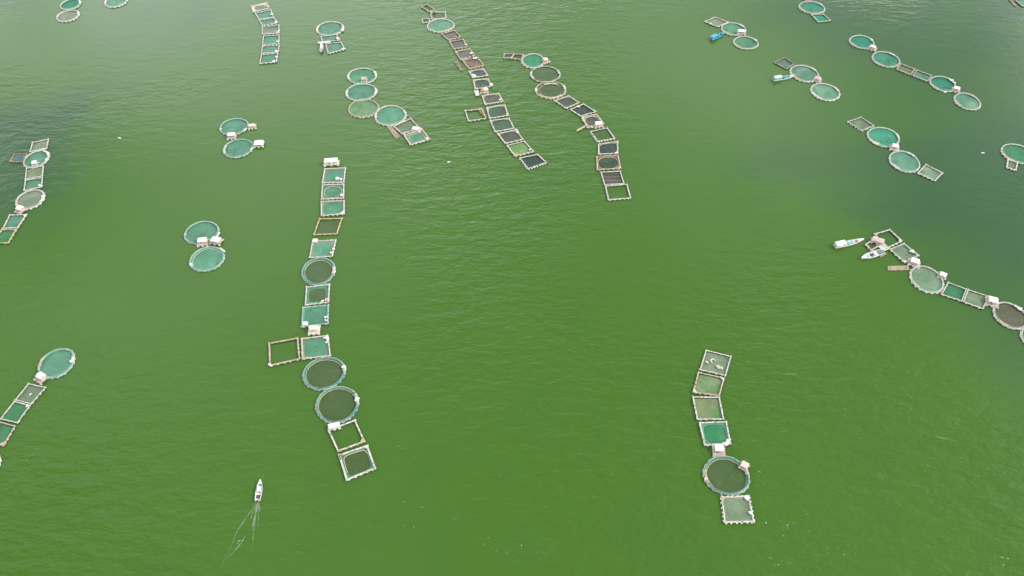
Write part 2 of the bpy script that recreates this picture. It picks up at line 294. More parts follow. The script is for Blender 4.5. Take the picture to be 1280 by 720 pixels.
# ------------------------------------------------------------------ where everything floats (metres)
SQUARE_CAGES = [
 ('grey-green square cage at the far tip of the left edge chain', [(-227.19, 301.43), (-220.11, 303.99), (-218.31, 296.53), (-225.49, 294.04)], 'white', 'pale', None, 0.9, 5, 0.8, 'dull', [('bundle', 0.6, -0.9, 0.9, 'white')]),
 ('small side cage with a blue net patch sticking out left of the left edge chain', [(-232.38, 292.59), (-226.02, 293.02), (-225.22, 286.84), (-231.99, 287.12)], 'brown', 'pale', None, 0.9, 5, 0.7, 'dull', [('patch', 0.0, 0.0, 0.55, 'blue')]),
 ('tan-green square cage below the narrow ring in the left edge chain', [(-222.6, 282.61), (-215.06, 284.43), (-212.62, 276.92), (-219.85, 274.6)], 'pale', 'mud', None, 0.9, 5, 0.8, 'dull', []),
 ('teal square cage with white heap directly above the wide ring of the left chain', [(-219.75, 274.32), (-212.41, 276.37), (-210.06, 269.61), (-217.41, 266.95)], 'pale', 'teal', None, 0.9, 5, 0.8, 'dull', [('bundle', 0.75, -0.6, 1.0, 'white')]),
 ('teal square cage just below the hut of the left edge chain', [(-217.38, 251.77), (-209.73, 252.15), (-210.34, 243.41), (-216.8, 243.16)], 'white', 'teal', None, 0.88, 5, 0.8, 'dull', [('bundle', 0.85, 0.8, 0.8, 'white')]),
 ('grass-green square cage at the bottom of the left edge chain, cut by the frame edge', [(-216.91, 242.8), (-210.44, 242.8), (-210.6, 234.37), (-217.89, 234.37)], 'yellow', 'grass', None, 0.9, 5, 0.8, 'dull', []),
 ('pale square cage with a white float in it, uppermost square of the lower left chain', [(-174.27, 164.07), (-167.12, 162.34), (-169.67, 154.97), (-176.21, 156.81)], 'pale', 'pale2', None, 0.93, 5, 0.6, 'dull', [('bundle', 0.0, 0.0, 0.5, 'white')]),
 ('green-teal square cage in the middle of the lower left chain', [(-176.25, 156.56), (-169.71, 154.73), (-171.28, 147.29), (-178.24, 148.98)], 'pale', 'grassteal', None, 0.93, 5, 0.6, 'dull', [('bundle', 0.8, 0.85, 0.8, 'white')]),
 ('square cage with a pale plank corner at the bottom of the lower left chain', [(-178.18, 148.18), (-171.58, 146.33), (-172.36, 138.26), (-179.14, 140.11)], 'tan', 'grassteal', None, 0.93, 5, 0.6, 'dull', [('gusset', 2, 1.8, 'tan')]),
 ('teal cage with a white block in its near corner, first below the long float house', [(-85.93, 282.31), (-76.02, 283.06), (-75.4, 272.65), (-85.55, 272.05)], 'white', 'teal', 'pale', 0.86, 2.6, 0.8, 'white', [('box', 0.35, -0.45, 1.4, 'white'), ('bundle', 0.75, -0.6, 1.2, 'white')]),
 ('square cage with a tan arched float line, second below the long float house', [(-85.26, 271.22), (-75.3, 271.93), (-74.01, 262.05), (-84.17, 261.24)], 'white', 'teal', 'teal2', 0.84, 2.1, 0.8, 'white', [('line', 'tan'), ('bundle', 0.8, -0.5, 1.2, 'white'), ('gusset', 3, 1.5, 'tan')]),
 ('teal cage with chamfered corners, third below the long float house', [(-84.1, 260.33), (-73.63, 261.01), (-72.39, 251.97), (-82.53, 250.86)], 'white', 'teal', 'pale', 0.9, 3.2, 0.8, 'white', [('gusset', 2, 2.2, 'white'), ('gusset', 0, 1.2, 'tan')]),
 ('yellow-framed open cage with dull brownish water in the long left-centre row', [(-83.15, 249.42), (-72.94, 249.86), (-73.82, 239.91), (-84.02, 239.27)], 'yellow', 'dim', None, 0.97, 8, 0.9, 'dull', []),
 ('teal cage with a ragged pale rim and white crate directly below the yellow frame', [(-83.88, 236.11), (-73.66, 236.74), (-73.91, 226.77), (-83.53, 225.96)], 'white', 'teal', 'pale', 0.82, 3, 0.8, 'white', [('bundle', 0.8, -0.5, 1.2, 'white'), ('bundle', 0.9, -0.1, 0.9, 'white'), ('box', -0.75, 0.97, 1.9, 'white')]),
 ('small dark-centred square cage just below the uppermost ring of the long left-centre row', [(-82.11, 210.29), (-72.71, 211.9), (-71.65, 202.04), (-80.94, 200.5)], 'white', 'dark', 'band', 0.76, 3.5, 0.8, 'white', [('bundle', 0.75, -0.65, 1.3, 'tan'), ('bundle', 0.5, -0.8, 1.0, 'white')]),
 ('bright teal cage with a white crate at its lower left, above the cream hut', [(-81.72, 199.78), (-71.52, 201.14), (-70.18, 191.36), (-80.44, 189.62)], 'tealgrey', 'teal', 'teal2', 0.9, 5, 0.8, 'white', [('box', -0.72, -0.72, 1.8, 'white'), ('bundle', 0.85, -0.3, 1.0, 'white'), ('bundle', 0.8, -0.6, 1.0, 'white')]),
 ('teal cage right of the bare open frame in the long left-centre row', [(-79.61, 184.41), (-69.51, 186.02), (-66.95, 176.04), (-77.57, 174.57)], 'white', 'teal', 'pale', 0.88, 4, 0.8, 'white', [('bundle', 0.85, 0.75, 1.3, 'white'), ('bundle', 0.8, 0.4, 0.8, 'white'), ('gusset', 3, 1.3, 'tan')]),
 ('bare wooden open frame without net sticking out left of the long left-centre row', [(-91.39, 182.23), (-80.62, 184.83), (-78.11, 174.66), (-88.97, 171.44)], 'tan', None, None, 0.86, 5, 0.85, 'white', [('bundle', -0.9, -0.9, 0.9, 'white')]),
 ('white open frame without net below the white tarpaulin shelter', [(-63.57, 144.68), (-54.5, 148.95), (-49.9, 140.08), (-58.85, 136.12)], 'white', None, None, 0.86, 5, 0.9, 'tan', [('gusset', 2, 1.7, 'tan'), ('gusset', 3, 1.0, 'tan')]),
 ('dark-centred cage with teal net walls at the bottom end of the long left-centre row', [(-58.53, 135.11), (-48.97, 138.91), (-45.07, 129.92), (-54.5, 125.32)], 'white', 'dim', 'band', 0.88, 5, 1.0, 'white', [('line', 'tan'), ('gusset', 1, 1.6, 'white'), ('gusset', 0, 1.3, 'brown')]),
 ('cage with coiled tan nets lying in it at the top of the lower right row', [(72.19, 179.12), (81.34, 176.11), (77.63, 167.1), (68.44, 169.85)], 'pale', 'pale2', None, 0.93, 5, 0.7, 'white', [('bundle', -0.6, -0.1, 1.0, 'tan'), ('bundle', 0.35, -0.2, 1.6, 'tan'), ('coil', -0.25, 0.15, 1.3, 'tan')]),
 ('yellow-edged pale green cage, second from top in the lower right row', [(67.76, 169.09), (77.11, 166.42), (73.88, 158.38), (64.37, 160.03)], 'tan', 'palegreen', None, 0.88, 4, 0.8, 'white', [('gusset', 1, 1.6, 'white'), ('gusset', 3, 1.5, 'white')]),
 ('green cage with a brown stained net, third from top in the lower right row', [(64.08, 158.44), (73.85, 158.25), (73.85, 148.73), (64.26, 148.67)], 'white', 'stain', None, 0.92, 7, 0.75, 'white', []),
 ('emerald cage with a white corner heap directly above the hut in the lower right row', [(64.76, 147.73), (74.57, 148.17), (74.52, 138.91), (65.18, 138.43)], 'white', 'emerald', 'teal2', 0.86, 4, 0.8, 'white', [('bundle', 0.75, -0.85, 1.5, 'white'), ('bundle', 0.4, -0.93, 1.2, 'white'), ('bundle', 0.92, -0.6, 1.0, 'white')]),
 ('pale cage edged with bold white floats at the bottom of the lower right row', [(67.61, 119.91), (76.98, 120.34), (76.89, 111.05), (67.13, 110.79)], 'white', 'pale2', 'pale', 0.86, 6, 0.8, 'bold', [('gusset', 0, 1.6, 'tan'), ('bundle', 0.85, 0.8, 1.1, 'white'), ('bundle', 0.9, -0.3, 0.9, 'white')]),
 ('pale bleached cage at the far end of the strip of squares near the top left', [(-150.32, 425.35), (-141.8, 429.35), (-138.97, 422.71), (-147.68, 418.35)], 'white', 'pale', 'white', 0.72, 4, 0.8, 'white', [('bundle', 0.8, -0.2, 1.3, 'tan')]),
 ('second cage from the far end of the strip of squares near the top left', [(-146.35, 417.48), (-137.97, 421.72), (-134.63, 413.18), (-142.65, 410.63)], 'white', 'teal', None, 0.9, 5, 0.8, 'white', [('bundle', 0.85, -0.3, 1.2, 'white')]),
 ('third cage from the far end of the strip of squares near the top left', [(-142.58, 410.31), (-134.51, 412.86), (-131.08, 407.05), (-139.38, 403.81)], 'white', 'tealdull', None, 0.9, 5, 0.8, 'white', [('bundle', 0.85, -0.6, 1.2, 'white')]),
 ('half bleached tan cage, fourth in the strip of squares near the top left', [(-139.27, 402.98), (-130.1, 405.48), (-128.14, 396.11), (-137.59, 395.1)], 'white', 'pale', None, 0.9, 5, 0.8, 'white', [('bundle', 0.7, -0.8, 1.4, 'tan'), ('bundle', 0.9, -0.4, 1.0, 'white')]),
 ('fifth cage from the far end of the strip of squares near the top left', [(-136.81, 393.68), (-127.91, 394.89), (-126.3, 385.62), (-135.37, 384.54)], 'white', 'teal', None, 0.92, 5, 0.8, 'white', [('bundle', 0.8, -0.5, 1.2, 'white')]),
 ('brown cornered cage, next to last in the strip of squares near the top left', [(-135.31, 383.75), (-126.01, 384.93), (-125.06, 377.74), (-134.23, 376.12)], 'white', 'tealdull', None, 0.92, 5, 0.8, 'white', [('bundle', 0.7, -0.7, 1.3, 'white'), ('gusset', 0, 2.0, 'tan')]),
 ('near end cage of the strip of squares near the top left', [(-134.12, 375.35), (-125.22, 377.17), (-124.32, 368.37), (-133.18, 366.7)], 'white', 'teal', None, 0.92, 5, 0.8, 'white', [('bundle', 0.85, 0.2, 1.0, 'white'), ('bundle', 0.7, -0.8, 1.3, 'white')]),
 ('square cage squeezed between the white-rimmed ring and the square with the small boat', [(-105.35, 393.3), (-96.6, 395.48), (-93.91, 389.34), (-103.3, 387.55)], 'pale', 'teal', None, 0.88, 5, 0.8, 'white', [('bundle', 0.85, -0.5, 1.3, 'white')]),
 ('square cage with white floats at its right corner, beside the small dark boat', [(-101.38, 385.71), (-93.06, 387.97), (-89.75, 380.5), (-98.47, 376.17)], 'white', 'tealdull', None, 0.9, 5, 0.8, 'white', [('bundle', 0.7, -0.75, 1.2, 'white'), ('bundle', 0.9, -0.8, 1.0, 'white')]),
 ('grey-green square touching the largest ring of the group of four', [(-57.57, 313.59), (-49.45, 320.05), (-44.55, 312.3), (-52.61, 307.28)], 'white', 'pale2', None, 0.88, 5, 0.8, 'white', []),
 ('teal square with a tan inner line at the end of the group of four rings', [(-51.89, 306.79), (-43.19, 311.51), (-38.77, 303.5), (-48.0, 299.0)], 'white', 'teal', 'pale', 0.8, 3, 0.8, 'white', [('line', 'tan'), ('bundle', 0.85, -0.7, 1.0, 'white')]),
 ('small empty tan frame at the far tip of the long central row', [(-52.43, 424.81), (-49.14, 427.47), (-43.93, 421.3), (-47.16, 418.68)], 'tan', 'dim', None, 0.95, 5, 0.9, 'white', []),
 ('square cage with a dark green clump, at the far end of the long central row', [(-46.57, 418.97), (-37.8, 419.17), (-36.82, 412.19), (-45.73, 410.96)], 'white', 'dim', 'pale', 0.8, 5, 0.8, 'white', [('bundle', -0.45, 0.55, 1.6, 'leaf')]),
 ('tiny white frame left of the first ring in the long central row', [(-50.82, 411.34), (-46.7, 411.9), (-46.08, 407.96), (-50.2, 407.02)], 'white', 'dim', None, 0.9, 5, 0.6, 'white', []),
 ('slate grey cage directly below the ring of the long central row', [(-39.23, 395.84), (-31.82, 399.83), (-27.91, 392.43), (-34.62, 389.23)], 'tan', 'slate', None, 0.95, 5, 0.8, 'white', []),
 ('slate grey cage, second below the ring of the long central row', [(-34.37, 388.17), (-26.52, 390.83), (-23.8, 382.75), (-31.57, 380.51)], 'tan', 'slate', None, 0.93, 5, 1.0, 'white', [('bundle', 0.9, -0.4, 1.0, 'white')]),
 ('slate cage with chamfered corners, third below the ring of the long central row', [(-30.72, 378.62), (-22.79, 381.54), (-19.56, 374.54), (-27.25, 370.01)], 'tan', 'slate', 'frame', 0.95, 2.6, 0.8, 'white', [('bundle', 0.8, -0.2, 1.4, 'white'), ('bundle', -0.9, 0.6, 0.9, 'tan')]),
 ('cage with an orange stain in its net in the long central row', [(-26.75, 370.53), (-18.11, 372.88), (-14.37, 365.03), (-22.46, 361.73)], 'tan', 'orange', 'frame', 0.95, 2.8, 0.8, 'white', [('bundle', 0.6, 0.9, 1.5, 'white')]),
 ('dark oval cage with big white heap at lower left in the long central row', [(-22.66, 360.0), (-14.94, 362.64), (-12.09, 356.02), (-20.58, 353.79)], 'white', 'slateblue', 'frame', 0.95, 2.4, 0.8, 'white', [('bundle', -0.65, -0.5, 1.9, 'white')]),
 ('dark green oval cage just above the round tan hut in the long central row', [(-20.27, 352.19), (-12.15, 353.61), (-10.32, 346.3), (-18.98, 343.79)], 'white', 'slategreen', 'frame', 0.95, 2.5, 0.8, 'white', [('bundle', 0.9, -0.6, 1.5, 'white')]),
 ('grey pink oval cage directly below the round tan hut', [(-15.34, 338.74), (-6.58, 340.61), (-4.1, 333.52), (-13.65, 330.78)], 'white', 'slatepink', 'frame', 0.95, 2.6, 0.8, 'white', [('bundle', 0.75, -0.5, 0.9, 'white')]),
 ('green oval cage beside the open frame with orange planks', [(-12.85, 328.7), (-3.49, 331.27), (-1.53, 322.03), (-11.19, 319.36)], 'white', 'slategreen2', 'frame', 0.95, 3.4, 0.8, 'white', [('bundle', 0.9, -0.7, 0.9, 'white')]),
 ('open frame with orange diagonal planks sticking out left of the long central row', [(-23.42, 326.18), (-14.67, 327.6), (-12.35, 319.55), (-21.32, 317.37)], 'white', None, None, 0.86, 5, 0.75, 'white', [('diag', 'orange')]),
 ('green cage below the one beside the open plank frame in the long central row', [(-10.95, 318.21), (-1.25, 320.33), (1.34, 311.85), (-8.27, 309.02)], 'white', 'slategreen2', 'frame', 0.97, 3.6, 0.8, 'white', []),
 ('dark slate cage with white corner heap, third from near end of the long central row', [(-7.24, 307.91), (2.14, 311.16), (5.55, 303.44), (-3.26, 300.19)], 'white', 'slate2', 'frame', 0.97, 3.2, 0.8, 'white', [('bundle', 0.95, 0.8, 1.3, 'white'), ('bundle', 0.9, 0.4, 0.9, 'white')]),
 ('light lime green cage, next to last of the long central row', [(-2.67, 299.11), (5.91, 302.43), (10.4, 294.37), (1.24, 290.82)], 'white', 'lime', None, 0.95, 5, 0.8, 'white', [('gusset', 3, 2.2, 'tan'), ('bundle', 0.8, -0.6, 0.9, 'white')]),
 ('dark cage with white floats at the near end of the long central row', [(3.3, 289.78), (12.03, 292.59), (16.16, 286.45), (7.22, 281.75)], 'white', 'slateblue', None, 0.95, 6, 0.8, 'bold', []),
 ('tiny empty frame, left one of two at the far tip of the second central row', [(-4.25, 376.26), (0.79, 376.61), (0.53, 372.31), (-4.74, 372.08)], 'tan', 'dim', None, 0.95, 5, 0.6, 'white', []),
 ('tiny pink frame touching the first ring of the second central row', [(1.25, 376.26), (6.48, 375.56), (5.07, 370.47), (-1.23, 371.74)], 'pink', 'dim', None, 0.95, 5, 0.7, 'white', []),
 ('dark hexagonal cage directly below the third ring of the second central row', [(20.89, 334.49), (28.62, 338.61), (33.84, 332.66), (26.72, 327.72)], 'white', 'slate2', 'frame', 0.96, 3, 0.8, 'white', []),
 ('dark blue cage with a ragged white far edge in the second central row', [(28.5, 326.92), (35.62, 331.85), (41.74, 325.12), (33.62, 321.28)], 'white', 'slateblue', None, 0.95, 6, 0.9, 'white', [('bundle', 0.1, 0.9, 1.0, 'white')]),
 ('cage with wide tan plank corners and a hut in the second central row', [(33.77, 320.83), (41.7, 323.65), (45.0, 315.22), (36.26, 311.89)], 'tan', 'slate2', 'frame', 0.86, 2.2, 1.2, 'white', [('bundle', -0.8, 0.4, 1.3, 'tan'), ('bundle', -0.5, -0.9, 1.3, 'tan'), ('gusset', 0, 2.0, 'tan')]),
 ('green open cage directly below the white hut in the second central row', [(37.43, 309.6), (46.0, 312.55), (49.15, 304.08), (40.41, 301.51)], 'white', 'dimgreen', None, 0.95, 7, 0.8, 'bold', []),
 ('dark cage with yellowish far edge, fourth from the near end of the second central row', [(40.58, 300.06), (50.38, 302.18), (49.64, 292.83), (40.1, 292.22)], 'white', 'slateblue', 'frame', 0.95, 3, 0.8, 'white', [('gusset', 2, 1.8, 'white')]),
 ('dark octagonal cage in tan frame, third from near end of the second central row', [(39.1, 291.02), (49.59, 291.93), (50.04, 282.14), (38.65, 281.14)], 'tan', 'slategreen', 'frame2', 0.94, 2.8, 0.8, 'white', [('line', 'tan'), ('gusset', 2, 1.5, 'white')]),
 ('dark brown banded net cage, next to last of the second central row', [(40.3, 280.02), (49.58, 280.85), (50.59, 271.72), (41.34, 270.92)], 'pale', 'banded', None, 0.96, 8, 0.8, 'white', []),
 ('plain white open frame at the near end of the second central row', [(41.54, 270.47), (51.81, 271.83), (52.69, 262.22), (42.26, 260.91)], 'white', None, None, 0.86, 5, 0.85, 'white', []),
 ('white edged square at the far end of the pair beside the bright blue boat', [(108.0, 408.48), (114.62, 413.44), (121.63, 407.97), (114.59, 402.88)], 'white', 'pale', None, 0.93, 5, 0.7, 'white', [('bundle', -0.9, 0.2, 1.3, 'tan')]),
 ('brown edged square with deep teal corner in the pair beside the white teal boat', [(138.21, 368.18), (145.17, 373.02), (149.11, 366.52), (143.69, 361.86)], 'brown', 'palecorner', None, 0.95, 5, 0.7, 'dull', []),
 ('tan edged square after the second ring of the top right chain of four rings', [(204.9, 367.23), (211.06, 361.82), (206.93, 356.26), (200.87, 361.82)], 'tan', 'mud', None, 0.9, 5, 0.9, 'dull', []),
 ('grey edged teal square before the third ring of the top right chain of four rings', [(211.48, 361.21), (217.82, 356.14), (213.7, 350.57), (207.3, 355.9)], 'grey', 'tealdull', None, 0.92, 5, 0.8, 'dull', []),
 ('grey square with beaded edge at the far end of the right middle pair of rings', [(162.98, 317.33), (170.92, 321.12), (175.38, 313.97), (168.02, 309.98)], 'grey', 'pale2', None, 0.85, 5, 0.9, 'bold', []),
 ('white edged square at the near end of the right middle pair of rings', [(184.33, 279.18), (190.35, 285.42), (196.25, 279.18), (190.62, 273.57)], 'white', 'palegreen2', None, 0.93, 5, 0.7, 'white', []),
 ('small white framed square raft below the ring at the right edge', [(229.47, 289.0), (233.65, 286.83), (230.13, 280.76), (226.47, 283.04)], 'white', 'pale2', None, 0.9, 5, 0.9, 'white', []),
 ('white open frame without net at the far end of the right chain with the boats', [(152.77, 239.99), (160.62, 242.86), (163.77, 235.71), (156.38, 231.56)], 'white', None, None, 0.86, 5, 0.8, 'white', [('gusset', 0, 1.8, 'tan'), ('gusset', 2, 1.8, 'white')]),
 ('small dark raft frame with a pink shelter behind the moored white boat', [(147.45, 233.95), (152.51, 237.54), (155.01, 234.21), (148.96, 229.96)], 'pink', 'dark', None, 0.95, 5, 1.0, 'white', []),
 ('pale green chamfered square between open frame and hut in the right chain with the boats', [(156.7, 231.11), (163.97, 234.6), (167.97, 227.36), (160.56, 223.04)], 'pale', 'palegreen2', 'pale', 0.86, 4, 0.8, 'white', [('bundle', 0.9, -0.3, 1.6, 'white'), ('gusset', 3, 1.6, 'white')]),
 ('emerald square, left of two joined squares in the right chain with the boats', [(174.59, 212.95), (180.86, 209.11), (176.48, 202.57), (169.41, 206.31)], 'pale', 'emerald', None, 0.93, 5, 0.7, 'white', []),
 ('grey green square, right of two joined squares in the right chain with the boats', [(181.06, 209.04), (188.36, 205.26), (183.22, 198.6), (176.6, 202.42)], 'pale', 'pale2', None, 0.93, 5, 0.7, 'white', [('gusset', 1, 1.2, 'tan')]),
 ('small square cage touching the ring at the top edge, right of centre', [(169.74, 416.2), (177.09, 416.6), (179.36, 409.4), (171.79, 407.82)], 'white', 'tealdeep', 'dim', 0.9, 4, 0.6, 'dull', []),
 ('square cage cut by the top right corner of the photo', [(292.05, 432.11), (299.89, 434.65), (301.58, 427.9), (293.64, 424.99)], 'grey', 'tealdull', None, 0.9, 5, 0.8, 'dull', []),
]
RING_CAGES = [
 ('deep teal ring cage cut by the top edge at far left', (-254.79, 427.36), 5.61, 1.12, 'pale', 'tealdeep', None, 0.86, [(10, 45, 'white')], [('bundle', 15, 1.0, 'white')], 1),
 ('pale white-rimmed ring cage just below the deep teal one in the top left corner', (-251.67, 414.8), 6.16, 1.022, 'white', 'pale', None, 0.86, [(165, 200, 'white'), (15, 45, 'white')], [('bundle', 30, 1.1, 'white')], 1),
 ('ring cage cut by the top edge, alone right of the top left corner pair', (-229.75, 431.34), 6.53, 1.12, 'white', 'teal', None, 0.86, [(165, 215, 'white')], [], 1),
 ('narrow teal ring cage with a white hut on its rim in the left chain', (-220.36, 289.11), 5.7, 1.12, 'pale', 'teal', None, 0.86, [(20, 70, 'white'), (150, 178, 'tan')], [('bundle', 40, 1.0, 'white'), ('bundle', -5, 1.0, 'white')], 1),
 ('wide grey-green ring cage with white heaps at its right rim in the left edge chain', (-212.39, 261.64), 5.95, 1.113, 'white', 'pale', None, 0.86, [(-20, 25, 'white'), (180, 225, 'tan')], [('bundle', 0, 1.2, 'white'), ('bundle', 20, 1.0, 'white')], 1),
 ('teal ring cage with a thin inner line at the top of the lower left chain', (-167.49, 173.01), 6.34, 1.097, 'tealgrey', 'teal', 'teal2', 0.78, [(160, 195, 'tan'), (5, 30, 'white')], [('bundle', 12, 1.3, 'white')], 1),
 ('sliver of a ring cage at the left edge below the lower left chain', (-175.18, 131.02), 4.53, 1.023, 'pale', 'teal', None, 0.86, [(200, 232, 'tan'), (25, 55, 'white')], [], 1),
 ('dark-centred ring with a long white heap, uppermost ring of the long left-centre row', (-78.5, 218.83), 6.84, 1.12, 'tealgrey', 'dark', 'band', 0.8, [(-12, 18, 'white')], [('rim', 'tan', 0.8), ('bundle', -5, 0.9, 'white'), ('bundle', 8, 0.9, 'white')], 1),
 ('dark-centred ring cage with thick teal net wall, middle ring of the long left-centre row', (-68.44, 168.53), 7.79, 0.935, 'tealgrey', 'dark', 'band', 0.84, [(10, 28, 'white')], [('rim', 'tan', 0.84), ('bundle', 20, 1.3, 'white'), ('tarp', -25, 'blueteal')], 1),
 ('dark-centred ring cage with a pale tan lip, lowest ring of the long left-centre row', (-61.72, 155.14), 7.62, 1.02, 'tealgrey', 'dim', 'band', 0.86, [(5, 35, 'white')], [('rim', 'tan', 0.86), ('bundle', 18, 1.3, 'white'), ('tarp', -25, 'blueteal')], 1),
 ('dark ring cage with teal walls, the only ring of the lower right row', (70.81, 127.5), 7.52, 0.98, 'tealgrey', 'dark', 'band', 0.84, [(165, 205, 'tan'), (5, 25, 'white')], [('rim', 'tan', 0.84), ('bundle', 190, 0.9, 'white')], 1),
 ('white-rimmed ring cage above two squares, right of the strip of squares', (-101.19, 401.42), 7.58, 0.968, 'white', 'tealdull', None, 0.86, [(165, 210, 'white'), (-10, 30, 'white')], [('bundle', -15, 1.6, 'white')], 1),
 ('ring cage with pink hut on near rim, topmost of the group of four rings', (-77.69, 355.75), 7.66, 0.949, 'pale', 'tealgreen', None, 0.86, [(165, 205, 'white'), (0, 35, 'white')], [('bundle', 25, 0.9, 'white')], 1),
 ('ring cage with white heap at right, second from top of the group of four rings', (-76.36, 341.54), 7.91, 0.948, 'pale', 'teal', None, 0.86, [(170, 215, 'white'), (0, 30, 'white')], [('bundle', -5, 1.4, 'white'), ('bundle', 10, 1.0, 'white')], 1),
 ('tan-rimmed mossy green ring cage, lower left of the group of four rings', (-73.5, 328.15), 7.68, 0.976, 'tan', 'moss', None, 0.86, [], [], 1),
 ('largest bright teal ring cage, lower right of the group of four rings', (-59.67, 322.3), 7.93, 1.01, 'white', 'teal', None, 0.86, [(170, 200, 'white'), (10, 30, 'pale')], [], 1),
 ('upper ring of the lower left pair, teal with a thin rim', (-131.45, 240.94), 7.4, 0.925, 'tealgrey', 'teal', None, 0.86, [(188, 200, 'tan')], [('bundle', 192, 0.9, 'tan')], 1),
 ('lower ring of the lower left pair, double rimmed teal', (-125.37, 225.71), 7.19, 0.97, 'tealgrey', 'teal', 'teal2', 0.82, [(205, 225, 'white')], [('rim', 'pale', 0.82), ('bundle', 212, 0.9, 'white')], 1),
 ('upper thin-rimmed teal ring of the upper left pair', (-134.35, 313.47), 6.82, 0.972, 'tealgrey', 'teal', None, 0.86, [(196, 208, 'pale')], [], 1),
 ('lower teal ring of the upper left pair with a white hut at its right', (-128.64, 297.03), 6.88, 1.026, 'tealgrey', 'teal', None, 0.86, [(165, 215, 'pale'), (-12, 5, 'white')], [], 1),
 ('pale teal ring cage, the only ring of the long central row', (-39.86, 404.6), 7.57, 0.942, 'white', 'tealpale', None, 0.86, [(-70, -20, 'tan')], [], 1),
 ('bright emerald teal ring, first ring of the second central row', (11.12, 369.68), 6.32, 1.06, 'white', 'emerald2', None, 0.86, [(175, 230, 'tan')], [], 1),
 ('thick grey rimmed ring with green water inside, second ring of the second central row', (17.26, 357.52), 7.79, 0.948, 'grey', 'dimgreen', None, 0.86, [(0, 30, 'grey'), (170, 215, 'grey')], [], 0),
 ('ring with a tan net ring floating inside it, third ring of the second central row', (19.68, 343.52), 7.93, 0.931, 'tan', 'dim', 'dimgreen', 0.74, [(168, 190, 'white'), (5, 30, 'white')], [('rim', 'tan', 0.76), ('lip', 'tan')], 0),
 ('upper ring of the pair beside the bright blue boat', (123.03, 400.89), 6.77, 0.994, 'pale', 'tealgreen', None, 0.86, [(200, 232, 'tan'), (15, 50, 'white')], [], 1),
 ('lower ring of the pair beside the bright blue boat', (127.15, 387.09), 6.71, 0.972, 'pale', 'tealgreen', None, 0.86, [(195, 230, 'tan'), (10, 35, 'white')], [('bundle', 25, 1.1, 'white')], 1),
 ('upper ring of the pair beside the white teal boat', (152.09, 358.07), 7.31, 1.043, 'white', 'tealpale2', None, 0.86, [(205, 240, 'tan'), (15, 50, 'white')], [], 1),
 ('lower ring of the pair beside the white teal boat', (158.78, 341.84), 7.31, 1.016, 'white', 'tealpale2', None, 0.86, [(185, 240, 'white'), (10, 30, 'white')], [], 1),
 ('deep green ring at the far end of the top right chain of four rings', (190.51, 387.89), 6.74, 0.979, 'pale', 'tealdeep', None, 0.86, [(190, 225, 'tan'), (5, 30, 'white')], [('bundle', 15, 1.0, 'white')], 1),
 ('second ring from the far end of the top right chain of four rings', (198.48, 371.05), 7.28, 1.016, 'pale', 'tealdeep2', None, 0.86, [(200, 240, 'tan'), (30, 60, 'white')], [], 1),
 ('third ring of the top right chain of four rings, deep green with white heaps', (220.78, 348.93), 6.45, 1.061, 'pale', 'tealdeep', None, 0.86, [(190, 235, 'tan'), (5, 40, 'white')], [('bundle', 5, 1.1, 'white'), ('bundle', 25, 1.1, 'white')], 1),
 ('last pale ring of the top right chain of four rings', (227.73, 333.81), 6.41, 1.112, 'pale', 'tealpale2', None, 0.86, [(185, 215, 'tan'), (35, 65, 'tan')], [], 1),
 ('upper ring of the right middle pair of rings', (177.07, 305.45), 7.54, 1.004, 'pale', 'tealdeep2', None, 0.86, [(195, 240, 'white'), (-5, 20, 'white')], [('foam', 225, 0.75)], 1),
 ('lower ring of the right middle pair of rings', (181.35, 287.46), 6.94, 1.111, 'pale', 'teal', 'teal2', 0.84, [(195, 230, 'white'), (30, 60, 'white')], [], 1),
 ('green ring cage cut by the right frame edge above a small square raft', (236.07, 293.0), 7.55, 0.948, 'pale', 'emerald', None, 0.86, [(180, 240, 'tan')], [], 1),
 ('pale green ring with white floats, first ring of the right chain with the boats', (166.66, 214.4), 6.6, 1.116, 'white', 'palegreen2', None, 0.86, [(195, 225, 'tan')], [('grad', 'teal')], 1),
 ('dark grey brown ring at the right edge in the right chain with the boats', (192.58, 195.6), 6.26, 1.12, 'pale', 'dimbrown', None, 0.86, [(205, 240, 'tan'), (25, 50, 'white')], [('bundle', 30, 1.2, 'white')], 1),
 ('ring cage of which a sliver shows at the right edge below the dark ring', (197.4, 184.41), 5.18, 1.12, 'pale', 'tealgreen', None, 0.86, [], [], 1),
 ('green ring with a small square below it at the top edge, right of centre', (172.24, 423.83), 7.32, 0.958, 'pale', 'tealdeep2', None, 0.86, [(185, 225, 'tan'), (15, 40, 'white')], [], 1),
]
